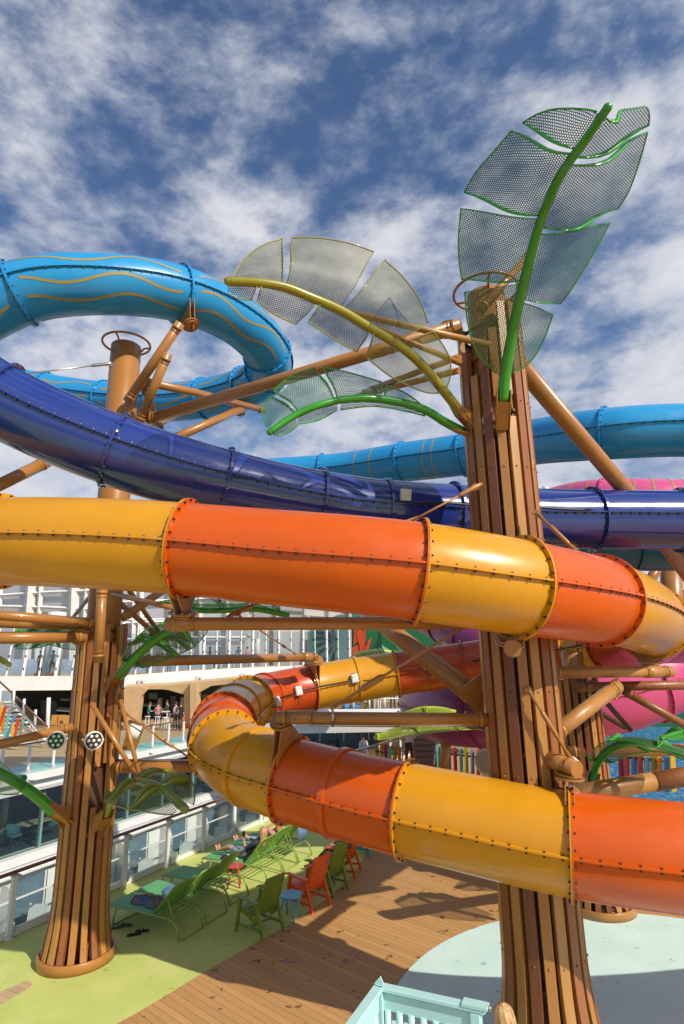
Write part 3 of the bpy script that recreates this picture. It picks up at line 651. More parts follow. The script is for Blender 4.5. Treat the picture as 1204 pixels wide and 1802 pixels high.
leaf_px('tall bright green leaf canopy standing upright above the near column', [(886, 706, 9.02), (888, 670, 8.98), (901, 591, 8.80), (921, 501, 8.45), (951, 391, 7.95), (989, 305, 7.35), (1031, 245, 6.95), (1069, 190, 6.55)], .092, .052, GRN, HGRN, [
    ((1062, 200), (1012, 262), [(1050, 196), (1026, 192), (998, 191), (971, 193), (941, 203), (920, 216)], 0),
    ((1010, 268), (955, 380), [(900, 230), (866, 270), (836, 305), (817, 338)], 0),
    ((951, 388), (917, 488), [(811, 367), (807, 421), (808, 458), (813, 492)], 0),
    ((916, 496), (887, 668), [(818, 514), (823, 566), (841, 622), (872, 656)], 0),
    ((1064, 206), (1020, 290), [(1098, 193), (1122, 190), (1138, 189), (1143, 203), (1142, 220)], 1),
    ((1018, 300), (967, 408), [(1140, 232), (1127, 280), (1107, 336), (1088, 367)], 1),
    ((963, 416), (926, 528), [(1074, 392), (1036, 461), (1001, 516), (986, 535)], 1),
    ((923, 536), (890, 660), [(974, 553), (951, 611), (925, 645), (900, 657)], 1)], off=(.30, .45), bracket=CR, lip=.06)
leaf_px('olive yellow leaf canopy arching left over the sky from the near column', [(812, 728, 9.6), (800, 712, 9.55), (739, 639, 9.2), (699, 606, 9.0), (649, 576, 8.8), (599, 546, 8.6), (549, 524, 8.4), (500, 505, 8.25), (450, 497, 8.1), (402, 495, 8.0)], .082, .062, mat('olive_yellow_gloss', (.25, .225, .012), .28, coat=.4), HOLV, [
    ((405, 492), (496, 502), [(407, 494), (420, 470), (445, 443), (473, 427), (497, 420)], 0),
    ((502, 505), (598, 546), [(514, 419), (549, 418), (586, 422), (626, 431), (658, 443)], 0),
    ((604, 549), (695, 602), [(677, 457), (712, 490), (739, 529), (754, 569)], 0),
    ((700, 606), (782, 690), [(762, 583), (779, 606), (792, 632), (793, 662), (785, 686)], 0),
    ((405, 496), (455, 500), [(400, 514), (420, 525), (443, 528)], 1),
    ((461, 500), (558, 530), [(453, 530), (483, 553), (521, 571)], 1),
    ((564, 533), (650, 578), [(543, 566), (586, 596), (628, 619)], 1),
    ((656, 582), (772, 680), [(645, 629), (682, 659), (719, 679), (752, 691), (772, 692)], 1)], off=(.35, .15), bracket=CR, lip=.05)
leaf_px('low green leaf canopy drooping left just below the olive one', [(812, 758, 9.7), (782, 742, 9.6), (749, 722, 9.5), (699, 707, 9.3), (649, 701, 9.1), (599, 704, 8.95), (559, 714, 8.8), (523, 729, 8.7), (475, 760, 8.5)], .075, .05, GRN, HGRN, [
    ((477, 757), (521, 730), [(468, 750), (463, 732), (461, 719), (478, 697)], 0),
    ((526, 728), (587, 706), [(481, 687), (513, 662), (553, 647)], 0),
    ((594, 705), (668, 702), [(569, 646), (616, 656), (671, 672)], 0),
    ((674, 703), (752, 722), [(681, 678), (709, 689), (732, 704), (751, 721)], 0),
    ((478, 760), (520, 734), [(481, 764), (490, 766), (510, 760), (526, 747)], 1),
    ((524, 731), (594, 707), [(526, 746), (559, 740), (593, 722)], 1),
    ((598, 706), (749, 724), [(599, 721), (659, 715), (716, 724), (748, 732)], 1)], off=(.3, .3), bracket=CR, lip=.05)
def leaf3(label, rib, wdt, rm, hm, npan=3, r0=.07, r1=.045, droop=.35, up=UP, start=.2, bracket=None, twist=0.0, bulge=.12):
    W_ = spline([P(*c) for c in rib], .05); n = len(W_); root = thing('leaf_canopy', label, 'leaf canopy', W_[0])
    mb = MB(); mb.tube(W_, [r0+(r1-r0)*i/(n-1) for i in range(n)], rm, 12); mb.ball(W_[-1], r1*1.03, rm, 10, 6); mb.build('midrib', root)
    for sg in (-1, 1):
        for k in range(npan):
            a = start+(1-start)*k/npan+(.012 if k else 0); b = start+(1-start)*(k+1)/npan-.012; i, j = int(a*(n-1)), int(b*(n-1)); O = []
            sh = (.16 if k < npan-1 else .04)
            for q in range(5):
                t = a+(b-a)*q/4; ii = min(n-1, int(t*(n-1))); tt = (W_[min(ii+2, n-1)]-W_[max(ii-2, 0)]).normalized()
                sd = tt.cross(V(up)).normalized(); u2 = sd.cross(tt); x = (t-start)/(1-start); prof = math.sin(PI*min(1, x*.86+.10))**.7
                s2 = sd*math.cos(twist)+u2*math.sin(twist)
                O.append(W_[ii]+s2*sg*wdt*prof-u2*(droop*wdt*prof)+tt*(sh*wdt))
            panel(root, W_[i:j+1:2] if j-i > 6 else W_[i:j+1], O, hm, rm, UP, bulge, .10)
    if bracket is not None: bracket_at(root, W_[0], (W_[3]-W_[0]).normalized(), bracket)
    return root
MG = mat('mid_green_gloss', (.045, .25, .012), .28, coat=.4); LIM = mat('lime_gloss', (.42, .56, .05), .3, coat=.4)
leaf3('vivid green leaf canopy sloping up and out of the frame from the left column', [(96, 1428, 10.4), (50, 1390, 10.2), (0, 1360, 9.9), (-60, 1335, 9.6), (-150, 1320, 9.2)], .62, GRN, HBGR, 3, .10, .07, .1, start=.30, bracket=CL, twist=.5)
leaf3('moss coloured leaf canopy curling right from the middle of the left column', [(186, 1436, 10.3), (203, 1400, 10.1), (232, 1377, 9.9), (262, 1378, 9.6), (292, 1393, 9.3), (326, 1424, 8.95)], .62, OLD, HMOS, 3, .06, .065, .12, start=.22, bracket=CL, twist=-.25)
leaf3('dark green leaf canopy rising right from the left column in front of the promenade', [(210, 1188, 11.0), (232, 1163, 10.8), (262, 1135, 10.7), (292, 1113, 10.6), (326, 1102, 10.4), (360, 1096, 10.2)], .5, MG, HGRN, 3, .095, .06, .3, start=.18, bracket=CL, twist=.4)
leaf3('small moss leaf canopy pointing right over the promenade people', [(225, 1135, 12.6), (262, 1122, 12.7), (300, 1118, 12.4), (330, 1140, 12)], .42, OLD, HMOS, 3, .05, .05, .25, start=.12)
leaf3('green leaf canopy half hidden behind the pipes left of the left column', [(160, 1105, 12.0), (120, 1107, 12.4), (70, 1107, 12.8), (35, 1112, 13)], .62, MG, HBGR, 3, .06, .05, .7, start=.12)
leaf3('yellow green leaf tip poking in at the left edge', [(-150, 1120, 9.8), (-60, 1135, 9.6), (-10, 1153, 9.4), (16, 1170, 9.3)], .20, OLV, HOLV, 3, .05, .04, .2, start=.1)
leaf3('bright green leaf canopy lying along the arm under the orange tube', [(510, 1083, 11.6), (450, 1072, 11.6), (400, 1074, 11.4), (350, 1074, 11.2), (285, 1062, 11)], .50, GRN, HBGR, 4, .06, .05, -.35, start=.1, twist=.2)
leaf3('glossy green leaf canopy growing from the back column to the right edge', [(1042, 1372, 11.0), (1052, 1342, 10.9), (1080, 1315, 10.7), (1130, 1306, 10.3), (1190, 1322, 9.9), (1260, 1350, 9.6)], .62, GRN, HGRN, 3, .07, .07, .12, start=.14, bracket=CB+V((-.3, -.2, 0)), twist=.25)
leaf3('second green leaf canopy at the right edge above the cream pipe', [(1290, 1330, 11.5), (1240, 1300, 11.4), (1200, 1290, 11.2), (1165, 1300, 11)], .45, GRN, HBGR, 3, .06, .05, .2, start=.1)
leaf3('lime leaf canopy resting on top of the yellow back section', [(700, 1152, 19), (665, 1147, 18.7), (635, 1152, 18.5), (612, 1163, 18.3)], .55, LIM, HLIM, 3, .10, .07, .2, start=.1)
leaf3('long lime leaf canopy under the shade-coloured pink tube behind the chrome pipe', [(860, 1282, 17.5), (800, 1270, 17.2), (730, 1275, 17), (662, 1298, 16.8)], 1.0, LIM, HLIM, 3, .08, .07, .15, start=.05)
leaf3('pale lime leaf canopy with a cut-out in front of the shade-coloured pink tube', [(700, 1262, 17), (735, 1248, 16.8), (770, 1246, 16.7), (800, 1252, 16.6)], .5, LIM, HLIM, 2, .05, .05, .3, start=.05)
leaf3('pale green leaf canopy at the far right behind the yellow bend', [(1170, 1060, 19), (1200, 1012, 19), (1240, 1000, 19)], .7, mat('pale_green_gloss', (.16, .5, .14), .35), HLIM, 2, .06, .05, .2, start=.05)
# ------------------------------------------------------------------ floors
def floor_mat(name, c0, c1, stain=None, scale=1.0, rough=.8, st_th=.62):
    m = bpy.data.materials.new(name); m.use_nodes = True; nt = m.node_tree; N = nt.nodes; L = nt.links; b = N['Principled BSDF']
    g = N.new('ShaderNodeNewGeometry'); n = N.new('ShaderNodeTexNoise'); L.new(g.outputs['Position'], n.inputs['Vector']); n.inputs['Scale'].default_value = 1.1*scale; n.inputs['Detail'].default_value = 9; n.inputs['Roughness'].default_value = .62
    cr = N.new('ShaderNodeValToRGB'); L.new(n.outputs[0], cr.inputs[0]); cr.color_ramp.elements[0].position = .3; cr.color_ramp.elements[0].color = (*c0, 1); cr.color_ramp.elements[1].position = .7; cr.color_ramp.elements[1].color = (*c1, 1)
    col = cr.outputs[0]
    if stain:
        n2 = N.new('ShaderNodeTexNoise'); L.new(g.outputs['Position'], n2.inputs['Vector']); n2.inputs['Scale'].default_value = 4.6; n2.inputs['Detail'].default_value = 4; n2.inputs['Roughness'].default_value = .5
        mr = N.new('ShaderNodeMapRange'); L.new(n2.outputs[0], mr.inputs[0]); mr.inputs[1].default_value = st_th; mr.inputs[2].default_value = st_th+.03
        mx = N.new('ShaderNodeMix'); mx.data_type = 'RGBA'; L.new(mr.outputs[0], mx.inputs[0]); L.new(col, mx.inputs[6]); mx.inputs[7].default_value = (*stain, 1); col = mx.outputs[2]
    nf = N.new('ShaderNodeTexNoise'); L.new(g.outputs['Position'], nf.inputs['Vector']); nf.inputs['Scale'].default_value = 90; nf.inputs['Detail'].default_value = 2
    mr2 = N.new('ShaderNodeMapRange'); L.new(nf.outputs[0], mr2.inputs[0]); mr2.inputs[3].default_value = .82; mr2.inputs[4].default_value = 1.14
    mu = N.new('ShaderNodeMix'); mu.data_type = 'RGBA'; mu.blend_type = 'MULTIPLY'; mu.inputs[0].default_value = 1; L.new(col, mu.inputs[6]); L.new(mr2.outputs[0], mu.inputs[7])
    L.new(mu.outputs[2], b.inputs['Base Color']); b.inputs['Roughness'].default_value = rough
    bp = N.new('ShaderNodeBump'); bp.inputs['Strength'].default_value = .25; bp.inputs['Distance'].default_value = .01; L.new(nf.outputs[0], bp.inputs['Height']); L.new(bp.outputs[0], b.inputs['Normal'])
    return m
def wood_mat(name, c0, c1, wet=True, plank=.135, axis=AX):
    m = bpy.data.materials.new(name); m.use_nodes = True; nt = m.node_tree; N = nt.nodes; L = nt.links; b = N['Principled BSDF']
    def mt(op, a, b_=None, c=None):
        q = N.new('ShaderNodeMath'); q.operation = op
        for i, x in enumerate((a, b_, c)):
            if x is None: continue
            if isinstance(x, (int, float)): q.inputs[i].default_value = x
            else: L.new(x, q.inputs[i])
        return q.outputs[0]
    g = N.new('ShaderNodeNewGeometry'); dt = N.new('ShaderNodeVectorMath'); dt.operation = 'DOT_PRODUCT'; L.new(g.outputs['Position'], dt.inputs[0]); dt.inputs[1].default_value = axis
    d2 = N.new('ShaderNodeVectorMath'); d2.operation = 'DOT_PRODUCT'; L.new(g.outputs['Position'], d2.inputs[0]); d2.inputs[1].default_value = (-axis.y, axis.x, 0)
    k = mt('DIVIDE', dt.outputs['Value'], plank); fl = mt('FLOOR', k); fr = mt('SUBTRACT', k, fl)
    wn = N.new('ShaderNodeTexWhiteNoise'); wn.noise_dimensions = '1D'; L.new(fl, wn.inputs['W'])
    cb = N.new('ShaderNodeCombineXYZ'); L.new(mt('MULTIPLY', d2.outputs['Value'], .5), cb.inputs[0]); L.new(mt('MULTIPLY', dt.outputs['Value'], 14), cb.inputs[1]); L.new(mt('MULTIPLY', wn.outputs[0], 40), cb.inputs[2])
    n = N.new('ShaderNodeTexNoise'); L.new(cb.outputs[0], n.inputs['Vector']); n.inputs['Scale'].default_value = 2.2; n.inputs['Detail'].default_value = 7
    v = mt('ADD', mt('MULTIPLY', n.outputs[0], .6), mt('MULTIPLY', wn.outputs[0], .4))
    cr = N.new('ShaderNodeValToRGB'); L.new(v, cr.inputs[0]); cr.color_ramp.elements[0].position = .25; cr.color_ramp.elements[0].color = (*c0, 1); cr.color_ramp.elements[1].position = .75; cr.color_ramp.elements[1].color = (*c1, 1); col = cr.outputs[0]
    gap = mt('GREATER_THAN', mt('ABSOLUTE', mt('SUBTRACT', fr, .5)), .480)
    if wet:
        n2 = N.new('ShaderNodeTexNoise'); L.new(g.outputs['Position'], n2.inputs['Vector']); n2.inputs['Scale'].default_value = 3.6; n2.inputs['Detail'].default_value = 5; n2.inputs['Roughness'].default_value = .55; n2.inputs['Distortion'].default_value = .4
        n3 = N.new('ShaderNodeTexNoise'); L.new(g.outputs['Position'], n3.inputs['Vector']); n3.inputs['Scale'].default_value = .32; n3.inputs['Detail'].default_value = 1
        mr = N.new('ShaderNodeMapRange'); L.new(mt('ADD', n2.outputs[0], mt('MULTIPLY', n3.outputs[0], .22)), mr.inputs[0]); mr.inputs[1].default_value = .745; mr.inputs[2].default_value = .765
        mx = N.new('ShaderNodeMix'); mx.data_type = 'RGBA'; mx.blend_type = 'MULTIPLY'; L.new(mr.outputs[0], mx.inputs[0]); L.new(col, mx.inputs[6]); mx.inputs[7].default_value = (.42, .24, .14, 1); col = mx.outputs[2]
        rr = mt('SUBTRACT', .62, mt('MULTIPLY', mr.outputs[0], .30)); L.new(rr, b.inputs['Roughness'])
    else: b.inputs['Roughness'].default_value = .6
    mg = N.new('ShaderNodeMix'); mg.data_type = 'RGBA'; L.new(gap, mg.inputs[0]); L.new(col, mg.inputs[6]); mg.inputs[7].default_value = (.035, .018, .010, 1); L.new(mg.outputs[2], b.inputs['Base Color'])
    return m
LIMEF = floor_mat('lime_rubber_floor', (.44, .52, .12), (.58, .62, .20), (.32, .44, .08), st_th=.668)
PADF = floor_mat('pale_blue_rubber_floor', (.52, .72, .66), (.62, .80, .74), (.32, .56, .52), st_th=.675)
WOODF = wood_mat('wet_plank_floor', (.43, .235, .080), (.54, .30, .108), axis=V((math.sin(R(42)), math.cos(R(42)), 0))); WOODC = wood_mat('tan_plank_floor', (.46, .31, .16), (.58, .41, .23), False)
def sheet(name, pts, m, z=None, kind=True):
    mb = MB(); pts = [V((p.x, p.y, z if z is not None else p.z)) for p in pts]; mb.add(pts, [tuple(range(len(pts)))], m); o = mb.build(name, fixn=False)
    if o.data.polygons[0].normal.z < 0: o.data.flip_normals()
    if kind: o['kind'] = 'structure'
    return o
sheet('lime_floor', [S(-30, 11.62), S(60, 11.62), S(60, -45), S(-30, -45)], LIMEF, 0)
bd = [G(*p) for p in ((60, 1870), (210, 1800), (340, 1723), (400, 1688), (450, 1660), (505, 1629), (560, 1592), (600, 1561), (628, 1530), (641, 1505), (640, 1482), (628, 1462))]
bd = spline(bd, .3); bd2 = [V((-7.5, 4, 0))]+bd+[V((1.0, 45, 0)), V((60, 45, 0)), V((60, -5, 0)), V((-7, -5, 0))]
sheet('wood_floor', bd2, WOODF, .004)
sheet('pale_blue_pad', [V((4.75+4.33*math.cos(2*PI*i/72), 9.3+4.33*math.sin(2*PI*i/72), 0)) for i in range(72)], PADF, .008)
inl = [G(*p) for p in ((-80, 1790), (-20, 1755), (20, 1738), (44, 1727), (54, 1727), (57, 1732), (52, 1738), (30, 1751), (-10, 1775), (-60, 1805))]
sheet('wood_inlay', inl, WOODC, .004)
BLUF = floor_mat('deep_blue_floor', (.02, .10, .26), (.05, .20, .42), (.20, .42, .60), 2.0, .35, .56)
sheet('blue_splash_floor', [G(1015, 1460), G(1015, 1270), G(1900, 1270), G(1900, 1500)], BLUF, .008)
dk = MB(); dk.sbox(-30, 60, 11.45, 11.60, -.9, -.01, WHT2); struct(dk.build('deck_edge'))
sea = MB(); m_ = mat('sea_water', (.05, .12, .17), .15, noise=.2, nscale=.01); sea.add([(-30000, -30000, -45), (30000, -30000, -45), (30000, 30000, -45), (-30000, 30000, -45)], [(0, 1, 2, 3)], m_); struct(sea.build('sea'))
# ------------------------------------------------------------------ glass railing along the lime floor
rail = thing('glass_railing', 'glass railing with white posts and brown handrail along the lime green floor', 'railing', S(10, 11.4, 0))
HR = SP(198, 1474, 11.42).z
mb = MB(); mb.tube([S(a, 11.42, HR) for a in (-6, 5, 15, 30, 45)], .036, RAILW, 12); mb.build('handrail', rail)
pa = [8.75+1.452*i for i in range(-8, 22)]
for i, a in enumerate(pa):
    s = MB(); s.box(S(a, 11.42, HR/2-.03), .12, .06, HR-.06, WHT, AX, NL, UP, bev=.006); s.sbox(a-.06, a+.06, 11.36, 11.48, .0, .012, WHT)
    for z in (.16, HR-.12):
        s.sbox(a+.062, a+.10, 11.36, 11.47, z-.06, z+.06, GRYP)
    s.sbox(a-.07, a+.07, 11.375, 11.465, HR-.075, HR-.045, GRYP); s.build('post', rail)
    if i+1 < len(pa):
        g_ = MB(); g_.sbox(a+.075, pa[i+1]-.075, 11.405, 11.417, .14, HR-.08, GLS); g_.build('glass_panel', rail)
s = MB(); s.sbox(-6, 45, 11.44, 11.50, .012, .15, WHT); s.build('kerb_board', rail)
# ------------------------------------------------------------------ the cabin block across the gap
DF = 23.0; DBL_ = 21.2
zc = SP(246, 1320, DF).z; zt = SP(0, 1402, DF).z; zb = SP(0, 1514, DF).z; zf = -5.35
blk = thing('cabin_block', 'white cabin block across the gap with dining windows above private balconies', 'ship superstructure', S(20, DF, zf))
s = MB(); s.sbox(-4, 70, DF-.25, DF+.3, zt, zc, WHT); s.sbox(-4, 70, DF-.55, DF-.25, zc-.28, zc+.02, WHT); s.sbox(-4, 70, DF-.32, DF-.25, zt-.02, zt+.10, GRYP); s.build('upper_fascia', blk)  # last grey strip paints a shadow line along the lower edge
s = MB(); s.sbox(-4, 70, DF-.3, DF+.4, zb-.72, zb, WHT); s.sbox(-4, 70, DF-.33, DF-.3, zb-.35, zb-.31, GRYP); s.build('lower_fascia', blk)
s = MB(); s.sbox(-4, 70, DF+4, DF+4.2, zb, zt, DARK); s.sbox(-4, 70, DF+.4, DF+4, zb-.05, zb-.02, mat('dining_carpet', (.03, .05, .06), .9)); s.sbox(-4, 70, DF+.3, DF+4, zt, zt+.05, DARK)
for a in range(-2, 70, 4): s.cyl(S(a+.3, DF+2, zb), S(a+.3, DF+2, zt), .16, mat('interior_post', (.45, .38, .28), .6), 12)
s.build('dining_room', blk)
a_ = -3.0; k = 0
cur = mat('beige_curtain', (.36, .31, .18), .8, noise=.2, nscale=3)
while a_ < 66:
    wnd = MB(); wnd.sbox(a_+.05, a_+2.35, DF+.05, DF+.075, zb+.02, zt-.02, GLG); o = wnd.build('window', blk)
    fr = MB(); fr.sbox(a_-.05, a_+.05, DF-.02, DF+.16, zb, zt, mat('green_mullion', (.16, .26, .24), .4)); fr.sbox(a_+.05, a_+2.35, DF, DF+.12, zb, zb+.02, mat('green_mullion', (0, 0, 0))); fr.build('frame', o)
    if a_ < SP(30, 1450, DF).dot(AX)-2.6:
        cu = MB(); n_ = 24; vs = []
        for i in range(n_+1):
            aa = a_+.08+2.25*i/n_; vs += [S(aa, DF+.35+.05*math.sin(i*2.1), zb+.02), S(aa, DF+.35+.05*math.sin(i*2.1), zt-.05)]
        cu.add(vs, [(2*i, 2*i+2, 2*i+3, 2*i+1) for i in range(n_)], cur, True); cu.build('curtain', o)
    a_ += 2.4; k += 1
# balconies
s = MB(); s.sbox(-4, 70, DBL_-.1, DF+.2, zf-.25, zf, mat('balcony_floor', (.30, .17, .09), .7, noise=.1)); s.sbox(-4, 70, DBL_-.2, DBL_-.1, zf-1.2, zf+.06, WHT); s.build('balcony_floor', blk)
s = MB(); s.sbox(-4, 70, DF+.05, DF+.25, zf, zb-.72, WHT2); s.build('balcony_back_wall', blk)
a_ = -3.2; zr = SP(232, 1501, DBL_-.04).z
while a_ < 62:
    p_ = MB(); out = [(DF-.75, zf+.02), (DF-.75, zf+1.6), (DF-.70, zf+1.9), (DF-.55, zf+2.12), (DF-.30, zf+2.2), (DF+.04, zf+2.2), (DF+.04, zf+.02)]
    p_.prism([S(a_, d, z) for d, z in out], AX*.07, WHT)
    p_.build('balcony_partition', blk)
    dr = MB(); dr.sbox(a_+.5, a_+1.9, DF+.0, DF+.045, zf+.05, zf+2.15, GLB); dr.sbox(a_+1.9, a_+1.98, DF-.03, DF+.045, zf+.05, zf+2.2, WHT); dr.sbox(a_+.42, a_+.5, DF-.03, DF+.045, zf+.05, zf+2.2, WHT); dr.build('balcony_door', blk)
    cu = MB(); vs = []
    for i in range(20):
        aa = a_+2.0+.75*i/19; dd = DF-.06+.03*math.sin(i*2.0); vs += [S(aa, dd, zf+.05), S(aa, dd, zf+2.2)]
    cu.add(vs, [(2*i, 2*i+2, 2*i+3, 2*i+1) for i in range(19)], mat('white_curtain', (.7, .7, .68), .8), True); cu.build('balcony_curtain', blk)
    a_ += 2.9
s = MB(); s.sbox(-4, 70, DBL_-.06, DBL_-.02, zr-.04, zr+.02, WHT); s.build('balcony_top_rail', blk)
s = MB(); s.sbox(-4, 70, DBL_-.05, DBL_-.035, zf+.08, zr-.05, GLS); s.build('balcony_glass', blk)
# balcony chairs and tables
def balcony_chair():
    t = thing('balcony_chair', '', 'chair'); m = WHT
    s = MB(); s.box((0, .0, .44), .50, .50, .03, mat('white_mesh_fabric', (.66, .66, .63), .7)); s.build('seat', t)
    s = MB(); s.box((0, .33, .80), .50, .03, .75, mat('white_mesh_fabric', (0, 0, 0)), V((1, 0, 0)), V((0, .96, -.26)), V((0, .26, .96))); s.build('backrest', t)
    for x in (-.28, .28):
        s = MB(); s.tube([(x, -.27, 0), (x, -.25, .62), (x, .28, .62), (x, .34, .55)], .02, m, 6); s.tube([(x, .30, 0), (x, .22, .45), (x, .44, 1.2)], .02, m, 6); s.tube([(x, -.26, .10), (x, .29, .10)], .016, m, 6); s.build('side_frame', t)
    s = MB(); s.tube([(-.28, -.26, .2), (.28, -.26, .2)], .016, m, 6); s.tube([(-.28, .29, .2), (.28, .29, .2)], .016, m, 6); s.build('stretcher', t)
    return t
def balcony_table():
    t = thing('balcony_table', '', 'table'); s = MB(); s.lathe((0, 0, .52), [(.001, 0), (.25, 0), (.25, .025), (.001, .025)], WHT, 20, False); s.build('tabletop', t)
    for k in range(3):
        a = k*2.094; s = MB(); s.cyl((.12*math.cos(a), .12*math.sin(a), .52), (.2*math.cos(a), .2*math.sin(a), 0), .014, mat('yellow_leg', (.6, .42, .04), .4), 6); s.build('leg', t)
    return t
bc0, bt0 = balcony_chair(), balcony_table(); bc0.scale = (1.15, 1.15, 1.18); a_ = -3.2+2.9*5; i = 0; RZA = -AZ
spots = []
a_ = -3.2
while a_ < 45: spots.append(a_); a_ += 2.9
spots = [a for a in spots if 11 < a < 36]
for i, a in enumerate(spots):
    for q, (da, dd, rr) in enumerate(((.6, .85, .5), (1.95, .75, -.35))):
        o = bc0 if (i == 0 and q == 0) else copy_tree(bc0)
        nth = ['nearest', 'second', 'third', 'fourth', 'fifth', 'sixth', 'seventh', 'eighth', 'ninth'][i]
        place(o, S(a+da, DBL_+dd*.8, zf), RZA+PI/2+PI/2*(1)+rr+PI, f'white sling chair on the {nth} balcony beyond the railing, {"near" if q == 0 else "far"} side of its little table', 'white chairs on the private balconies')
    o = bt0 if i == 0 else copy_tree(bt0)
    place(o, S(a+1.3, DBL_+.75, zf), .3*i, f'small round white table with yellow legs on the {nth} balcony beyond the railing', 'small tables on the private balconies')
# dining tables and chairs behind the windows
def dchair():
    t = thing('dining_chair', '', 'chair'); m = mat('blue_upholstery', (.04, .11, .15), .8)
    s = MB(); s.box((0, 0, .44), .5, .5, .1, m, bev=.02); s.build('seat', t)
    s = MB(); n_ = 12; vs = []
    for i in range(n_+1):
        an = PI*i/n_; r_ = .28
        for z, q in ((.45, 1.0), (.86-.12*abs(math.cos(an)), 1.1)): vs += [(r_*q*math.cos(an), r_*q*math.sin(an), z), ((r_*q+.04)*math.cos(an), (r_*q+.04)*math.sin(an), z)]
    fs = []
    for i in range(n_):
        o = 4*i; fs += [(o, o+4, o+6, o+2), (o+1, o+3, o+7, o+5), (o+2, o+6, o+7, o+3)]
    s.add(vs, fs, m, True); s.build('backrest', t)
    for x in (-.2, .2):
        for y in (-.2, .2): s = MB(); s.cyl((x, y, .4), (x*1.2, y*1.2, 0), .018, BLK, 6); s.build('leg', t)
    return t
def dtable():
    t = thing('dining_table', '', 'table'); s = MB(); s.box((0, 0, .74), 1.3, .75, .04, mat('pale_wood_top', (.45, .34, .20), .4), bev=.01); s.build('tabletop', t)
    s = MB(); s.cyl((0, 0, 0), (0, 0, .72), .04, BLK); s.lathe((0, 0, 0), [(.001, 0), (.28, 0), (.28, .03), (.001, .03)], BLK, 16); s.build('pedestal', t); return t
dc0, dt0 = dchair(), dtable(); first = True
for i in range(9):
    a = 13.0+i*3.1; nth = ['first', 'second', 'third', 'fourth', 'fifth', 'sixth', 'seventh', 'eighth', 'ninth'][i]
    t = dt0 if i == 0 else copy_tree(dt0); place(t, S(a, DF+1.2, zb-.02), RZA+PI/2, f'pale wooden dining table in the window row, {nth} one counted from the left frame edge', 'dining tables behind the windows')
    for q, (da, dd, rr) in enumerate(((-.95, 0, -PI/2), (.95, 0, PI/2), (0, .7, 0))):
        c = dc0 if first else copy_tree(dc0); first = False
        place(c, S(a+da, DF+1.2+dd, zb-.02), RZA+PI/2-PI/2+(PI if q == 0 else 0)+(-PI/2 if q == 2 else 0)-PI/2, f'dark blue tub chair at the {["near end", "far end", "inner side"][q]} of the {nth} dining table behind the windows', 'dining chairs behind the windows')
# ------------------------------------------------------------------ cafe terrace above the windows
sheet('terrace_floor', [S(-4, DF-.5), S(70, DF-.5), S(70, 60), S(-4, 60)], mat('aqua_floor', (.34, .60, .55), .6, noise=.08, nscale=.8), zc+.024)
sheet('terrace_planking', [S(-4, DF+1.6), S(70, DF+1.6), S(70, 60), S(-4, 60)], WOODC, zc+.029)
tr = thing('terrace_railing', 'railing of slim white posts and brown handrail along the cafe terrace edge', 'railing', S(20, DF-.2, zc))
aa = [sa(SP(268, 1314, DF-.2)), sa(SP(296, 1309, DF-.2))]; st_ = abs(aa[1]-aa[0]); q0 = aa[0]-st_*9
for i in range(24):
    a = q0+st_*i
    if a < 4: continue
    s = MB(); s.box(S(a, DF-.2, zc+.56), .10, .05, 1.12, WHT, AX, NL, UP); s.sbox(a-.09, a+.09, DF-.27, DF-.13, zc+.02, zc+.14, GRYP); s.build('post', tr)
    g_ = MB(); g_.sbox(a+.07, a+st_-.07, DF-.21, DF-.2, zc+.1, zc+1.02, GLS); g_.build('glass_panel', tr)
s = MB(); s.tube([S(4, DF-.2, zc+1.13), S(62, DF-.2, zc+1.13)], .035, RAILW, 10); s.build('handrail', tr)
for i, (x, y) in enumerate(((55, 1368), (266, 1322), (333, 1310))):
    p = SP(x, y, DF-.56); s = MB(); s.box(p, .32, .10, .16, WHT, AX, NL, UP, bev=.02); s.box(p-NL*.07-UP*.05, .2, .06, .08, WHT, AX, NL, UP)
    tag(s.build('deck_floodlight'), ['small white floodlight box on the fascia left of the slatted column', 'small white floodlight box on the fascia right of the slatted column', 'small white floodlight box on the fascia close to the orange bend'][i], 'floodlight', 'floodlights on the white fascia')
# ------------------------------------------------------------------ promenade
pts_ = [(-90, 1191, 39), (0, 1190.5, 39.5), (100, 1190, 40), (220, 1189, 41), (312, 1182, 43.5), (440, 1175, 47), (528, 1172, 50), (640, 1167, 54)]
pw = [P(*c) for c in pts_]; zpm = sum(p.z for p in pw)/len(pw)
pw = spline(pw, .8)
def back(p, d): v = V((p.x, p.y, 0)).normalized(); return p+v*d
prom = thing('promenade', 'curved white promenade balcony spanning behind both columns', 'ship superstructure', pw[len(pw)//2])
s = MB(); vs = []
for p in pw:
    for d, z in ((0, .02), (0, -.92), (.25, -.92), (.25, .02)): vs.append(back(p, d)+UP*z)
n_ = len(pw); s.add(vs, [(i*4+j, i*4+(j+1) % 4, (i+1)*4+(j+1) % 4, (i+1)*4+j) for i in range(n_-1) for j in range(4)], WHT, False); s.build('white_band', prom)
s = MB(); vs = []
for p in pw: vs += [back(p, .25), back(p, 1.6), back(p, 1.6), back(p, 14)]
s.add(vs, [(i*4, i*4+1, i*4+5, i*4+4) for i in range(n_-1)], mat('aqua_floor', (0, 0, 0))); s.add(vs, [(i*4+2, i*4+3, i*4+7, i*4+6) for i in range(n_-1)], WOODC); s.build('walkway', prom)
s = MB(); vs = []
for p in pw: vs += [back(p, .25)-UP*.9, back(p, 14)-UP*.9]
s.add(vs, [(i*2, i*2+1, i*2+3, i*2+2) for i in range(n_-1)], mat('sage_soffit', (.12, .22, .18), .7)); s.build('soffit', prom)
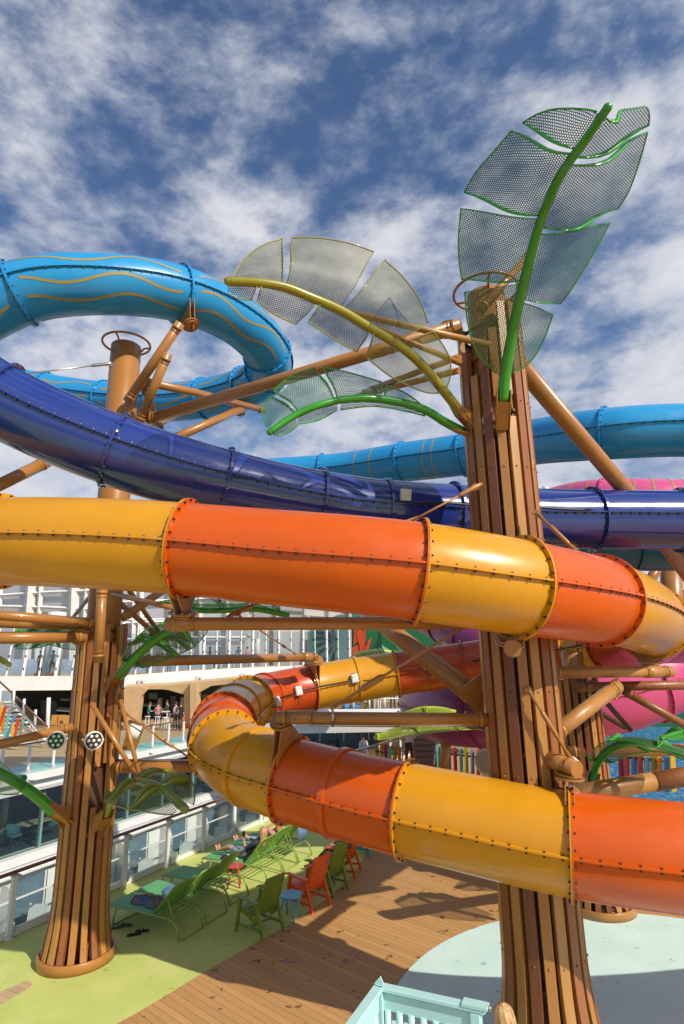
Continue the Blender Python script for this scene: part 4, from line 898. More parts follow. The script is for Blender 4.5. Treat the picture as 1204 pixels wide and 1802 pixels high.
# row of white fins with glass
tot = 0; last = None; fins = thing('promenade_screen', 'tall wind screen of white fins and glass along the promenade edge', 'wind screen', pw[n_//2]+UP*.05)
L_ = [0]
for a, b in zip(pw, pw[1:]): L_.append(L_[-1]+(b-a).length)
def at_len(s_):
    for i in range(n_-1):
        if L_[i+1] >= s_: return pw[i].lerp(pw[i+1], (s_-L_[i])/(L_[i+1]-L_[i])), (pw[i+1]-pw[i]).normalized()
    return pw[-1], (pw[-1]-pw[-2]).normalized()
q = .4; i = 0; tops = []
while q < L_[-1]:
    p, t = at_len(q); xx = proj(p)[0]; h = 3.9 if xx < 340 else 3.15+(.15 if xx > 560 else 0)
    if xx > 405: h = (1174-1108)*((p-CAMP).dot(_f))/FPX
    nrm = V((p.x, p.y, 0)).normalized(); s = MB(); lean = t*(.22 if xx < 200 else 0); wd = .22 if i % 2 == 0 else .12
    s.tube([p+nrm*.1, p+nrm*.1+UP*h+lean], wd*.6, WHT, 4, smooth=False)
    for z in (.5, 1.35, 2.2):
        s.box(p+nrm*.0+UP*z+lean*(z/h), .08, .12, .14, BLK, t, nrm, UP)
    s.build('fin', fins); tops.append(p+nrm*.1+UP*h+lean)
    q += 1.05 if xx < 440 else 1.25; i += 1
s = MB(); s.tube(tops, .07, WHT, 6); s.build('top_rail', fins)
s = MB(); vs = []
for p in pw[::3]: vs += [back(p, .12)+UP*.1, back(p, .12)+UP*2.9]
s.add(vs, [(2*i, 2*i+2, 2*i+3, 2*i+1) for i in range(len(vs)//2-1)], GLB); s.build('glass_panel', fins)
for i, (x, y) in enumerate(((248, 1199), (350, 1193), (428, 1188))):
    d = [41.3, 44.3, 46.3][i]; s = MB(); s.box(P(x, y, d), .34, .3, .32, WHT); s.box(P(x+5, y-1, d-.2), .3, .1, .12, WHT); s.build
    tag(s.build('deck_floodlight'), ['small white lamp box on the promenade band nearest the left column', 'small white lamp box in the middle of the promenade band', 'small white lamp box on the promenade band above the orange bend'][i], 'floodlight', 'lamp boxes on the promenade band')
# wind screens further back
def wscreen(label, vx, hy, d0, d1, x0, x1, ytop, ybot, m=mat('mesh_screen', (.50, .52, .56), .6, noise=.1, nscale=.3, alpha=.62)):
    root = thing('wind_screen', label, 'wind screen', P((x0+x1)/2, ybot, (d0+d1)/2))
    dd = lambda x: d0+(d1-d0)*(x-x0)/(x1-x0)
    for x, w_, sl_ in vx:
        s = MB(); s.tube([P(x-sl_, ybot, dd(x)), P(x, ytop, dd(x))], w_, WHT, 4, smooth=False); s.build('upright', root)
    for ya, yb in hy:
        s = MB(); s.tube([P(x0, ya, d0-.1), P((x0+x1)/2, (ya+yb)/2-2, dd((x0+x1)/2)-.1), P(x1, yb, d1-.1)], .16, WHT, 4, smooth=False); s.build('crossbar', root)
    s = MB(); a_, b_, c_, e_ = P(x0, ybot, d0+.3), P(x1, ybot, d1+.3), P(x1, ytop, d1+.3), P(x0, ytop, d0+.3); s.prism([a_, b_, c_, e_], V((0, .03, 0)), m); s.build('mesh_panel', root)
    return root
wscreen('wind screen of leaning white frames and pale mesh behind the left pipes', [(2, .3, 8), (57, .55, 12), (74, .28, 10), (132, .55, 6), (155, .25, 12)], [(1052, 1037), (1066, 1075)], 60, 58, -60, 215, 1000, 1160)
wscreen('wind screen of white frames and pale mesh between the left column and the white wall', [(236, .3, 3), (249, .3, 2), (300, .3, 1), (352, .28, 0), (400, .28, 0)], [(1097, 1093), (1060, 1056), (1126, 1122)], 60, 62, 205, 436, 1000, 1160)
# white deck house with panels at the far end of the promenade
wh = thing('deck_house', 'white panelled deck house above the far end of the promenade', 'deck house', P(520, 1160, 66))
def quad(px, d, m, name, th=.15, par=None, dv=None):
    s = MB(); pts = [P(x, y, d) for x, y in px]; s.prism(pts, _f*th, m); return s.build(name, par)
quad([(428, 1052), (622, 1068), (622, 1182), (428, 1182)], 66, WHT2, 'wall', 2, wh)
quad([(447, 1064), (532, 1070), (532, 1098), (447, 1094)], 65.8, GRYP, 'grey_wall_panel', .1, wh)  # plain grey panel set just before the white wall
quad([(560, 1094), (615, 1076), (615, 1112), (560, 1112)], 65.8, mat('sage_glass', (.30, .40, .36), .3), 'glass_panel', .1, wh)
for x in (436, 488, 543, 586, 617):
    quad([(x-1.6, 1054), (x+1.6, 1054), (x+1.6, 1175), (x-1.6, 1175)], 65.4, WHT, 'upright', .2, wh)
quad([(430, 1056), (622, 1073), (622, 1076), (430, 1060)], 65.3, WHT, 'roof_beam', .1, wh)
# teal ray mural
mu = thing('ray_mural', 'mural of teal and dark rays behind the promenade fins', 'mural', P(590, 1150, 65)); quad([(545, 1108), (618, 1108), (618, 1166), (545, 1166)], 65.2, mat('mural_teal', (.09, .22, .21), .6), 'panel', .1, mu)
for k in range(9):
    a0_ = R(100+k*19); cx, cy = 596, 1122; x1_, y1_ = cx+44*math.cos(a0_), cy+44*math.sin(a0_); x2_, y2_ = cx+44*math.cos(a0_+R(7)), cy+44*math.sin(a0_+R(7))
    cl = lambda x, y: (min(617, max(546, x)), min(1165, max(1109, y)))
    quad([(cx, cy), cl(x1_, y1_), cl(x2_, y2_)], 65.05, mat('mural_dark', (.03, .05, .06), .6), 'ray', .05, mu)
# basketball hoop
bh = thing('basketball_hoop', 'basketball hoop with a square board beyond the promenade fins', 'basketball hoop', P(442, 1165, 58))
quad([(432, 1105), (456, 1105), (456, 1124), (432, 1124)], 58, mat('board_glass', (.5, .55, .55), .4), 'backboard', .1, bh); quad([(437, 1113), (447, 1113), (447, 1119), (437, 1119)], 57.9, WHT, 'target_square', .02, bh)
s = MB(); s.cyl(P(452, 1110, 58.6), P(453, 1170, 58.6), .3, WHT2, 10); s.build('mast', bh); s = MB(); c = P(440, 1122, 57.5); s.tube([c+V((.23*math.cos(a), .23*math.sin(a), 0)) for a in [2*PI*j/16 for j in range(17)]], .03, mat('hoop_orange', (.7, .16, .02), .4), 6); s.build('hoop', bh)
# ------------------------------------------------------------------ cafe front
cf = thing('cafe_front', 'cafe front of light wooden arches under the white promenade', 'cafe', P(290, 1290, 40))
WOODP = mat('light_oak', (.60, .41, .22), .5, noise=.12, nscale=2)
def arch(pts, d, nm='wooden_arch'):
    return quad(pts, d, WOODP, nm, .6, cf)
arch([(218, 1209), (222, 1209), (246, 1208), (262, 1212), (249, 1225), (244, 1264), (241, 1298), (218, 1298)], 38.5)
arch([(246, 1207.5), (286, 1206), (286, 1213), (262, 1213)], 38.6, 'lintel'); arch([(286.5, 1206), (334, 1202), (334, 1295), (325, 1292), (324, 1222), (296, 1214), (286.5, 1213)], 38.7)
arch([(334.5, 1202), (346, 1201), (346, 1296), (334.5, 1296)], 38.3, 'pillar'); arch([(346.5, 1201), (440, 1192), (440, 1200), (372, 1207), (350, 1219), (349, 1292), (346.5, 1292)], 38.7)
quad([(170, 1200), (700, 1180), (700, 1300), (170, 1300)], 48, DARK, 'dark_interior', .5, cf)  # near-black sheet paints in the unlit depth behind the arches
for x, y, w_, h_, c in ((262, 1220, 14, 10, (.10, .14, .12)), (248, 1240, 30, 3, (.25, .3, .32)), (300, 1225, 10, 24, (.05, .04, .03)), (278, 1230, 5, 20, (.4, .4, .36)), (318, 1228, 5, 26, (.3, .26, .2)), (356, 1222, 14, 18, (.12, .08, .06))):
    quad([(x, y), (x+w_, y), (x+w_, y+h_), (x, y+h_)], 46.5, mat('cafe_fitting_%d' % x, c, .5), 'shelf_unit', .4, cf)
quad([(20, 1212), (130, 1212), (130, 1300), (20, 1300)], 46, DARK, 'dark_interior', .5, cf)  # same near-black sheet for the unlit depth behind the bar
sg = thing('bar_sign', 'small white lettered sign over the bar behind the stairs', 'sign', P(118, 1232, 45))
for x in (107, 111, 115, 119):
    quad([(x, 1230), (x+2.4, 1230), (x+2.4, 1233), (x, 1233)], 45, mat('sign_white', (.7, .7, .65), .5), 'letter', .05, sg)
bar = thing('bar_counter', 'dark green backed bar with white counter left of the slatted column', 'bar', P(100, 1290, 42))
quad([(72, 1232), (100, 1234), (97, 1276), (72, 1270)], 43, mat('dark_green_wall', (.02, .05, .045), .6), 'back_panel', .2, bar); quad([(88, 1268), (122, 1270), (122, 1274), (88, 1272)], 42, WHT, 'counter_top', 1.0, bar); quad([(95, 1249), (122, 1251), (122, 1253), (95, 1251)], 43, WHT, 'shelf', .6, bar)
s = MB(); s.cyl(P(86, 1228, 40), P(83, 1300, 40), .13, WHT2, 10); tag(s.build('support_post'), 'round pale post in front of the bar left of the slatted column', 'post')
def stool(tall=.78):
    t = thing('bar_stool', '', 'stool'); s = MB(); s.lathe((0, 0, tall), [(.001, 0), (.2, 0), (.2, .05), (.001, .05)], WHT, 14, False); s.build('seat', t)
    for k in range(4): a = PI/4+PI/2*k; s = MB(); s.cyl((.13*math.cos(a), .13*math.sin(a), tall), (.24*math.cos(a), .24*math.sin(a), 0), .022, WHT, 6); s.build('leg', t)
    s = MB(); s.tube([(.2*math.cos(a), .2*math.sin(a), .25) for a in [PI/4+PI/2*j for j in range(5)]], .014, WHT, 5, caps=False); s.build('footrest', t); return t
def on_terrace(x, y): p = G(x, y, zc+.03); return p
st0 = stool()
for i, (x, y, lb) in enumerate(((259, 1283, 'white bar stool under the person in teal in the cafe'), (276, 1284, 'white bar stool under the person in the striped shirt in the cafe'), (296, 1278, 'white bar stool under the person in sage green in the cafe'), (290, 1286, 'empty white stool in front of the high cafe table'))):
    o = st0 if i == 0 else copy_tree(st0); place(o, on_terrace(x, y), .3*i, lb, 'white stools in the cafe')
for i, (x, y) in enumerate(((92, 1296), (104, 1296), (113, 1297))):
    t = thing('bar_chair', '', 'chair') if i == 0 else None
    if i == 0:
        bc = t; m = mat('orange_wood', (.45, .22, .06), .5); s = MB(); s.box((0, 0, .7), .42, .4, .05, m); s.build('seat', t); s = MB(); s.box((0, .19, .98), .42, .03, .5, m); s.build('backrest', t)
        for a in (-.18, .18):
            for b in (-.17, .17): s = MB(); s.cyl((a, b, .7), (a*1.1, b*1.1, 0), .025, m, 6); s.build('leg', t)
    o = bc if i == 0 else copy_tree(bc); place(o, on_terrace(x, y), .1, ['orange wooden bar chair, the one farthest from the slatted column', 'orange wooden bar chair in the middle of the row of three', 'orange wooden bar chair closest to the slatted column'][i], 'orange wooden bar chairs')
t = thing('high_table', 'white high table among the cafe stools', 'table', on_terrace(285, 1281)); s = MB(); c = on_terrace(285, 1281); s.box(c+UP*1.05, .9, .6, .05, WHT); s.build('tabletop', t)
for dx_ in (-.38, .38):
    for dy_ in (-.25, .25): s = MB(); s.box(c+V((dx_, dy_, .52)), .05, .05, 1.02, WHT); s.build('leg', t)
s = MB(); c = on_terrace(323, 1283); s.lathe(c, [(.18, 0), (.18, .03), (.12, .04), (.03, .7), (.001, .7)], mat('cone_orange', (.8, .12, .02), .5), 14); tag(s.build('traffic_cone'), 'orange cone by the cafe pillar', 'traffic cone')
# stairs with coloured slats
stt = thing('staircase', 'white staircase with coloured balustrade slats at the left edge', 'staircase', P(20, 1310, 31))
for k in range(11):
    y = 1236+k*7.2; x = 22+k*5.2
    s = MB(); a, b = P(-40, y+3, 33-k*.15), P(x, y, 32.5-k*.15); s.tube([a, b], .075, WHT, 4, smooth=False); s.build('tread', stt)
s = MB(); s.tube([P(20, 1232, 32.2), P(82, 1304, 30.6)], .09, WHT, 4, smooth=False); s.build('stringer', stt)
s = MB(); s.tube([P(-30, 1172, 33.0), P(24, 1222, 32.0), P(84, 1279, 30.5)], .05, RAILW, 8); s.build('handrail', stt)
for x, y0, y1 in ((1, 1212, 1250), (25, 1213, 1247), (43, 1230, 1266), (63, 1249, 1284), (85, 1268, 1304)):
    s = MB(); s.tube([P(x, y0, 31.5), P(x-2, y1, 31.5)], .07, WHT, 6); s.build('post', stt)
s = MB(); s.prism([P(26, 1222, 31.6), P(84, 1279, 30.8), P(82, 1302, 30.8), P(24, 1244, 31.6)], _f*.02, GLS); s.build('glass_panel', stt)
SC = {'y': mat('slat_yellow', (.75, .45, .03), .5, noise=.1), 'r': mat('slat_red', (.62, .07, .02), .5, noise=.1), 'o': mat('slat_orange', (.66, .24, .02), .5, noise=.1), 'a': mat('slat_aqua', (.16, .50, .50), .5, noise=.1), 'b': mat('slat_blue', (.08, .26, .52), .5, noise=.1), 'v': mat('slat_olive', (.34, .30, .03), .5, noise=.1), 'p': mat('slat_crimson', (.36, .03, .06), .5, noise=.1)}
for x0, y0, x1, y1, c in ((1, 1236, 0, 1262, 'y'), (11, 1242, -2, 1280, 'r'), (7, 1247, 4, 1288, 'o'), (15, 1256, 8, 1298, 'a'), (26, 1260, 11, 1300, 'b'), (23, 1272, 21, 1302, 'y'), (32, 1265, 25, 1307, 'r'), (38, 1270, 36, 1304, 'o'), (41, 1268, 31, 1304, 'a')):
    a, b = P(x0, y0, 30), P(x1, y1, 30); s = MB(); d = (b-a).normalized(); s.box((a+b)/2, .14, .05, (b-a).length, SC[c], d.cross(_f).normalized(), _f, d); s.build('coloured_slat', stt)
s = MB(); s.tube([P(-6, 1246, 30.1), P(40, 1292, 30.1)], .03, BLK, 6); s.build('slat_rail', stt)
# ------------------------------------------------------------------ green mural wall and far right background
gw = thing('mural_wall', 'tall green wall painted with jungle leaves and a red flower', 'mural wall', P(700, 1180, 44))
MGRN = mat('mural_green', (.018, .17, .065), .6, noise=.15, nscale=.2); s = MB()
a, b, c, d = P(619, 1058, 46), P(1500, 1030, 40), P(1500, 1420, 40), P(619, 1300, 46); s.prism([a, b, c, d], _f*.4, MGRN); s.build('wall', gw)
def wp(x, y, k): dd = 46-(x-619)/881*6-.03*k; return P(x, y, dd)
def c_straight(nm): return 'red' in nm
def blade(pts, col, k, nm):
    s = MB(); s.prism([wp(x, y, k) for x, y in (pts if c_straight(nm) else spl2(pts))], _f*.02, mat(nm, col, .6)); s.build('painted_shape', gw)
def spl2(p):
    q = spline([V((x, y, 0)) for x, y in p+[p[0]]], 3); return [(v.x, v.y) for v in q[:-1]]
s = MB(); s.prism([wp(619, 1066, 2), wp(631, 1066, 2), wp(631, 1088, 2), wp(619, 1088, 2)], _f*.02, mat('mural_teal_corner', (.05, .25, .24), .6)); s.build('painted_shape', gw)
for pts, c, k in (
        ([(622, 1136), (624, 1100), (634, 1126)], (.62, .07, .02), 4), ([(636, 1150), (628, 1118), (632, 1092), (642, 1125)], (.66, .09, .02), 5), ([(634, 1148), (640, 1105), (644, 1104), (643, 1140)], (.58, .06, .02), 4),
        ([(640, 1148), (648, 1127), (655, 1122), (648, 1145)], (.62, .08, .02), 5), ([(620, 1140), (640, 1128), (648, 1146), (632, 1158), (620, 1156)], (.60, .10, .03), 3)): blade(pts, c, k, 'mural_red_%d' % k)
for pts, c, k in (
        ([(648, 1150), (664, 1128), (668, 1108), (672, 1130), (660, 1148)], (.012, .07, .035), 2), ([(640, 1100), (650, 1084), (664, 1082), (655, 1096)], (.012, .09, .045), 2), ([(700, 1108), (740, 1120), (762, 1140), (720, 1132)], (.05, .34, .12), 2),
        ([(690, 1122), (716, 1120), (728, 1145), (706, 1150)], (.04, .30, .10), 3), ([(672, 1135), (690, 1148), (676, 1149)], (.35, .55, .45), 3), ([(700, 1142), (716, 1136), (712, 1150)], (.40, .45, .55), 3), ([(668, 1095), (690, 1100), (700, 1118), (678, 1112)], (.03, .22, .13), 2),
        ([(1140, 1270), (1180, 1248), (1210, 1250), (1160, 1285)], (.01, .09, .04), 2), ([(1150, 1240), (1204, 1230), (1240, 1245), (1180, 1262)], (.05, .28, .10), 3)): blade(pts, c, k, 'mural_leaf_%d_%d' % (k, int(c[1]*100)))
def fence(label, x0, y0, x1, y1, d0, d1, n, cols, h=60, w_=5.0):
    t = thing('slat_fence', label, 'fence', P((x0+x1)/2, (y0+y1)/2+h, (d0+d1)/2))
    for i in range(n):
        f = i/(n-1); x, y, d = x0+(x1-x0)*f, y0+(y1-y0)*f+random.uniform(-3, 3), d0+(d1-d0)*f; a, b = P(x+random.uniform(-1.5, 1.5), y, d), P(x+random.uniform(0, 3), y+h, d)
        s = MB(); dd = (b-a).normalized(); s.box((a+b)/2, w_*d/FPX*1.25, .04, (b-a).length, SC[cols[i % len(cols)]], dd.cross(_f).normalized(), _f, dd); s.build('coloured_slat', t)
    for q in (.2, .75):
        s = MB(); s.tube([P(x0-4, y0+h*q, d0+.06), P(x1+4, y1+h*q, d1+.06)], .035, BLK, 6); s.build('fence_rail', t)
    return t
fence('multicoloured slat fence right of the man in white, behind the lower slide', 664, 1310, 702, 1316, 23, 22, 6, 'vopavo', 60)
fence('multicoloured slat fence between the stairs and the near column', 771, 1310, 872, 1322, 21, 20, 11, 'avbpavbro', 72)
fence('multicoloured slat fence under the glossy green leaf at the right', 1092, 1318, 1184, 1328, 19, 18, 9, 'prbravoby', 66, 7)
# dark hall with white roof beam behind the chrome pipe
hall = thing('dining_hall', 'dark glazed hall under a white roof beam behind the winding slide', 'ship superstructure', P(620, 1370, 32))
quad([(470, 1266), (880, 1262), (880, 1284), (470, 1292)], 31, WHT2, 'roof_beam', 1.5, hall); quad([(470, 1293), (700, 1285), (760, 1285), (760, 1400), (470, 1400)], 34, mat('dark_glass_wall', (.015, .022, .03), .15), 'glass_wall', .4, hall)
for x in (520, 562, 604, 648, 690): quad([(x, 1290), (x+2.2, 1290), (x+2.2, 1395), (x, 1395)], 33.7, mat('slate_mullion', (.08, .09, .10), .5), 'mullion', .1, hall)
for x, y in ((575, 1312), (590, 1322), (610, 1318)): quad([(x, y), (x+16, y-1), (x+16, y+5), (x, y+6)], 33.6, mat('slate_panel', (.07, .09, .10), .5), 'louvre', .05, hall)
for x in (573, 590): 
    s = MB(); s.ball(P(x, 1288, 33), .06, mat('lamp_glow', (1, .62, .2), .5, emit=3), 8, 6); tag(s.build('ceiling_lamp'), ['small warm lamp under the white roof beam, the one on the outer side', 'small warm lamp under the white roof beam, the one on the inner side'][x == 590], 'lamp', 'warm lamps in the dark hall')
quad([(545, 1236), (860, 1236), (860, 1266), (545, 1266)], 36, mat('far_terrace', (.34, .24, .15), .7, noise=.3, nscale=.5), 'terrace_slab', 4, hall)
quad([(545, 1205), (860, 1205), (860, 1238), (545, 1238)], 45, mat('pale_back_wall', (.34, .36, .34), .6, noise=.3, nscale=.4), 'back_wall', .3, hall)
st2 = thing('staircase', 'brown staircase with steel handrail behind the man in a white shirt and red shorts', 'staircase', P(765, 1375, 23))
for k in range(8):
    y = 1300+k*10; s = MB(); s.tube([P(728, y, 25-k*.3), P(772, y-1, 25-k*.3)], .11, mat('brown_tread', (.20, .13, .09), .6), 4, smooth=False); s.build('tread', st2)
for pts in ([(768, 1306, 24), (764, 1345, 23)], [(705, 1350, 23), (714, 1306, 24), (709, 1306, 24), (700, 1350, 23)]):
    s = MB(); s.tube([P(*p) for p in pts], .03, STEEL, 8); s.build('handrail', st2)
strut('steel handrail running down to the man in white', [(600, 1326, 25), (700, 1302, 24.5)], .03, STEEL, name='handrail', cat='handrail')
# deck lounge seats of the far cafe
def seatbox(x, y, c, lb):
    t = thing('lounge_seat', lb, 'seat', P(x, y, 35), 'lounge seats on the far terrace'); quad([(x, y-9), (x+8, y-9), (x+8, y-4), (x, y-4)], 35.2, c, 'backrest', .1, t); quad([(x, y-4), (x+8, y-4), (x+8, y), (x, y)], 34.7, c, 'seat', .6, t)
for x, y, c, lb in ((607, 1248, 'b', 'blue lounge seat farther from the lime one on the distant terrace'), (624, 1248, 'b', 'blue lounge seat nearer to the lime one on the distant terrace'), (640, 1246, 'v', 'lime lounge seat beside the people in white')): seatbox(x, y, SC[c], lb)
# distant towers
for i, (x, y0, w_) in enumerate(((392, 1128, 18), (412, 1138, 10), (372, 1142, 14), (110, 1148, 16), (12, 1150, 18), (258, 1146, 14))):
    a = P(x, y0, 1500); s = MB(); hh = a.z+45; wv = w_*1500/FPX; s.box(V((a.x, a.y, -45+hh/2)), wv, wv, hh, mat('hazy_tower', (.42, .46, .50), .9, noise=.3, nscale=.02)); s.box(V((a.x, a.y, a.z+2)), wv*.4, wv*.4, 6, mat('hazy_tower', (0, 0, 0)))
    tag(s.build('tower_block'), ['widest hazy tower block on the skyline, behind the promenade people', 'slim hazy tower block just beside the widest one', 'low hazy tower block left of the widest one', 'hazy block on the skyline left of the left column', 'hazy block on the skyline at the left edge', 'hazy block on the skyline right of the left column'][i], 'tower block', 'distant tower blocks')
# ------------------------------------------------------------------ loungers, chairs, tables
LG = mat('lounger_green', (.22, .34, .06), .4, coat=.3, noise=.08); SL = bpy.data.materials.new('green_sling_fabric'); SL = mat('green_sling_mesh', (.11, .38, .15), .6, noise=.08, nscale=6, bump=.15, bscale=120); SL2 = mat('green_sling_back', (.17, .38, .045), .6, noise=.08, nscale=6)
def lounger():
    t = thing('sun_lounger', '', 'sun lounger'); W2 = .34; h = .34
    s = MB(); s.box((0, .66, h+.02), W2*2-.03, 1.24, .012, SL); s.build('seat_sling', t)
    bx = V((0, math.cos(R(47)), math.sin(R(47)))); c = V((0, 1.26, h+.03)); s = MB(); s.box(c+bx*.36, W2*2-.06, .012, .72, SL2, V((1, 0, 0)), bx.cross(V((1, 0, 0))), bx); bk = s.build('back_sling', t)
    s = MB(); s.tube([c+V((-W2+.02, 0, 0)), c+V((-W2+.02, 0, 0))+bx*.70, c+V((-W2+.06, 0, 0))+bx*.74, c+V((W2-.06, 0, 0))+bx*.74, c+V((W2-.02, 0, 0))+bx*.70, c+V((W2-.02, 0, 0))], .015, LG, 8); s.build('back_frame', t)
    for x in (-W2, W2):
        s = MB(); s.tube([(x, 0.02, h-.1), (x, .0, h), (x, .9, h+.01), (x, 1.62, h), (x, 1.78, h-.03), (x, 1.86, h-.10), (x, 1.95, 0.02)], .019, LG, 8, flat=1.0); s.build('side_rail', t)
        s = MB(); s.tube([(x, .30, h), (x, .24, .18), (x, .22, .02)], .017, LG, 8); s.build('leg', t)
        s = MB(); s.tube([c+V((x*.9, 0, 0))+bx*.45, (x*.9, 1.74, h)], .010, LG, 6); s.build('back_prop', t)
    for y in (.03, 1.30, 1.44, 1.58, 1.72): s = MB(); s.tube([(-W2, y, h-.01), (W2, y, h-.01)], .011, LG, 6); s.build('cross_bar', t)
    for y in (.22, 1.95): s = MB(); s.tube([(-W2, y, .018), (W2, y, .018)], .014, LG, 6); s.build('floor_bar', t)
    return t
lg0 = lounger(); lounge_pairs = [((314.4, 1658.7), (358.5, 1633)), ((362, 1629), (401, 1604)), ((402, 1597), (440, 1573)), ((470, 1558), (500, 1538)), ((500, 1536), (525, 1520)), ((527, 1520), (549, 1504))]
llab = ['nearest green sun lounger, with a heap of clothes on its seat', 'second green sun lounger, a folded blue towel on its seat', 'third green sun lounger beside the red stool, with an empty seat', 'green sun lounger under the woman with bare feet', 'green sun lounger under the woman in pink', 'farthest green sun lounger with a blue towel hung over its back']
LNG = []
for i, (a, b) in enumerate(lounge_pairs):
    A_, B_ = G(*a), G(*b); az = [26.5, 25.5, 27, 25, 25.5, 26][i]; rz = -R(az+90); mid = (A_+B_)/2; yv = V((-math.sin(rz), math.cos(rz), 0))
    o = lg0 if i == 0 else copy_tree(lg0); place(o, mid-yv*1.95, rz, llab[i], 'green sun loungers in a row'); LNG.append((mid-yv*1.95, rz))
def lw(i, x, y, z):
    o, rz = LNG[i]; return o+V((x*math.cos(rz)-y*math.sin(rz), x*math.sin(rz)+y*math.cos(rz), z))
def deck_chair(m, m2):
    t = thing('deck_chair', '', 'chair'); Wd = .30
    for x in (-Wd, Wd):
        s = MB(); s.prism([(x, -.33, .60), (x, -.37, .60), (x, -.40, 0), (x, -.36, 0)][::-1] if 0 else [(x-.0, .30, .60), (x, .40, 0), (x, .345, 0), (x, .235, .57)], V((.045*(1 if x < 0 else -1), 0, 0)), m); s.build('leg', t)
        s = MB(); s.prism([(x, -.20, .60), (x, -.40, 0), (x, -.345, 0), (x, -.13, .60)], V((.045*(1 if x < 0 else -1), 0, 0)), m); s.build('leg', t)
        s = MB(); s.prism([(x, -.38, .12), (x, .38, .12), (x, .37, .17), (x, -.36, .17)], V((.03*(1 if x < 0 else -1), 0, 0)), m); s.build('side_stretcher', t)
        s = MB(); xo = x+(.02 if x > 0 else -.02)
        vs = [(xo-.045, -.26, .60), (xo-.045, .0, .605), (xo-.05, .30, .63), (xo-.045, .40, .60)]
        n_ = 4; q = []
        for p in vs: q += [(p[0], p[1], p[2]), (p[0]+.09, p[1], p[2]), (p[0]+.09, p[1], p[2]+.028), (p[0], p[1], p[2]+.028)]
        s.add(q, [(i*4+j, i*4+(j+1) % 4, (i+1)*4+(j+1) % 4, (i+1)*4+j) for i in range(3) for j in range(4)]+[(0, 1, 2, 3), (15, 14, 13, 12)], m); s.build('armrest', t)
        s = MB(); s.prism([(x*.86, .38, .41), (x*.86, .41, .36), (x*.86, .2, .33), (x*.86, -.08, .22), (x*.86, -.2, .30), (x*.86, -.26, .52), (x*.86, -.42, 1.0), (x*.86, -.38, 1.0), (x*.86, -.21, .52), (x*.86, -.13, .34), (x*.86, -.05, .29), (x*.86, .18, .40)], V((.025*(1 if x < 0 else -1), 0, 0)), m); s.build('side_board', t)
    s = MB(); pr = [(.36, .405), (.26, .405), (.17, .385), (.07, .34), (-.03, .30)]
    for (y0, z0), (y1, z1) in zip(pr, pr[1:]):
        d = V((0, y1-y0, z1-z0)); L_ = d.length; d.normalize(); s.box(V((0, (y0+y1)/2, (z0+z1)/2+.012)), Wd*1.72, L_-.014, .02, m2, V((1, 0, 0)), d, V((1, 0, 0)).cross(d))
    s.build('seat', t)
    s = MB(); pr = [(-.15, .35), (-.20, .44), (-.235, .54), (-.265, .64), (-.30, .74), (-.335, .84), (-.37, .94), (-.41, 1.04)]
    for (y0, z0), (y1, z1) in zip(pr, pr[1:]):
        d = V((0, y1-y0, z1-z0)); L_ = d.length; d.normalize(); s.box(V((0, (y0+y1)/2-.01, (z0+z1)/2)), Wd*1.70, L_-.008, .022, m2, V((1, 0, 0)), d, V((1, 0, 0)).cross(d))
    s.build('backrest', t)
    s = MB(); s.box((0, .0, .145), Wd*2-.06, .05, .04, m); s.build('stretcher', t)
    return t
OC = mat('orange_chair_paint', (.72, .10, .012), .4, noise=.07); GC = mat('olive_chair_paint', (.16, .24, .02), .42, noise=.08); BC = mat('blue_table_paint', (.07, .40, .60), .4, noise=.06); RC = mat('red_stool_paint', (.55, .04, .03), .4, noise=.06)
def chair_at(a, b, az, m, lb):
    A_, B_ = G(*a), G(*b); mid = (A_+B_)/2; rz = -R(az); f_ = V((-math.sin(rz), math.cos(rz), 0)); t = deck_chair(m, m); place(t, mid+f_*.38, rz, lb, 'slatted deck chairs by the wooden floor'); return mid+f_*.38, rz
chair_at((459, 1658), (504, 1637.5), -52, GC, 'green slatted deck chair, nearest of the row, back to the wooden floor')
chair_at((550, 1612), (581, 1591), -50, OC, 'orange slatted deck chair between the blue table and the second green chair')
chair_at((592, 1582), (609, 1563), -52, GC, 'green slatted deck chair behind the first orange one')
DCH = chair_at((622, 1546), (640, 1532), -74, OC, 'orange slatted deck chair carrying the person in black trousers')
chair_at((652, 1508), (668, 1496), -58, mat('teal_chair_paint', (.03, .30, .33), .4), 'teal slatted deck chair mostly hidden by the lower slide')
def table(m, h=.45, r=.24, name='side_table', cat='side table', nl=4):
    t = thing(name, '', cat); s = MB(); s.lathe((0, 0, h-.03), [(.001, 0), (r-.01, 0), (r, .01), (r, .025), (r-.01, .03), (.001, .03)], m, 32, False); s.build('tabletop', t)
    for k in range(nl): a = 2*PI*k/nl+.4; s = MB(); s.tube([(r*.55*math.cos(a), r*.55*math.sin(a), h-.03), (r*.95*math.cos(a), r*.95*math.sin(a), 0)], [.028, .018], m, 6); s.build('leg', t)
    return t
place(table(BC), G(511, 1573, .45)-UP*.45, 0, 'round blue side table between the nearest green and orange chairs'); place(table(BC), G(576, 1517, .45)-UP*.45, .5, 'round blue side table farther back, at the second green chair')
place(table(RC, .45, .21, 'stool', 'stool'), G(413, 1522, .45)-UP*.45, .5, 'round red stool between the third and fourth sun loungers')
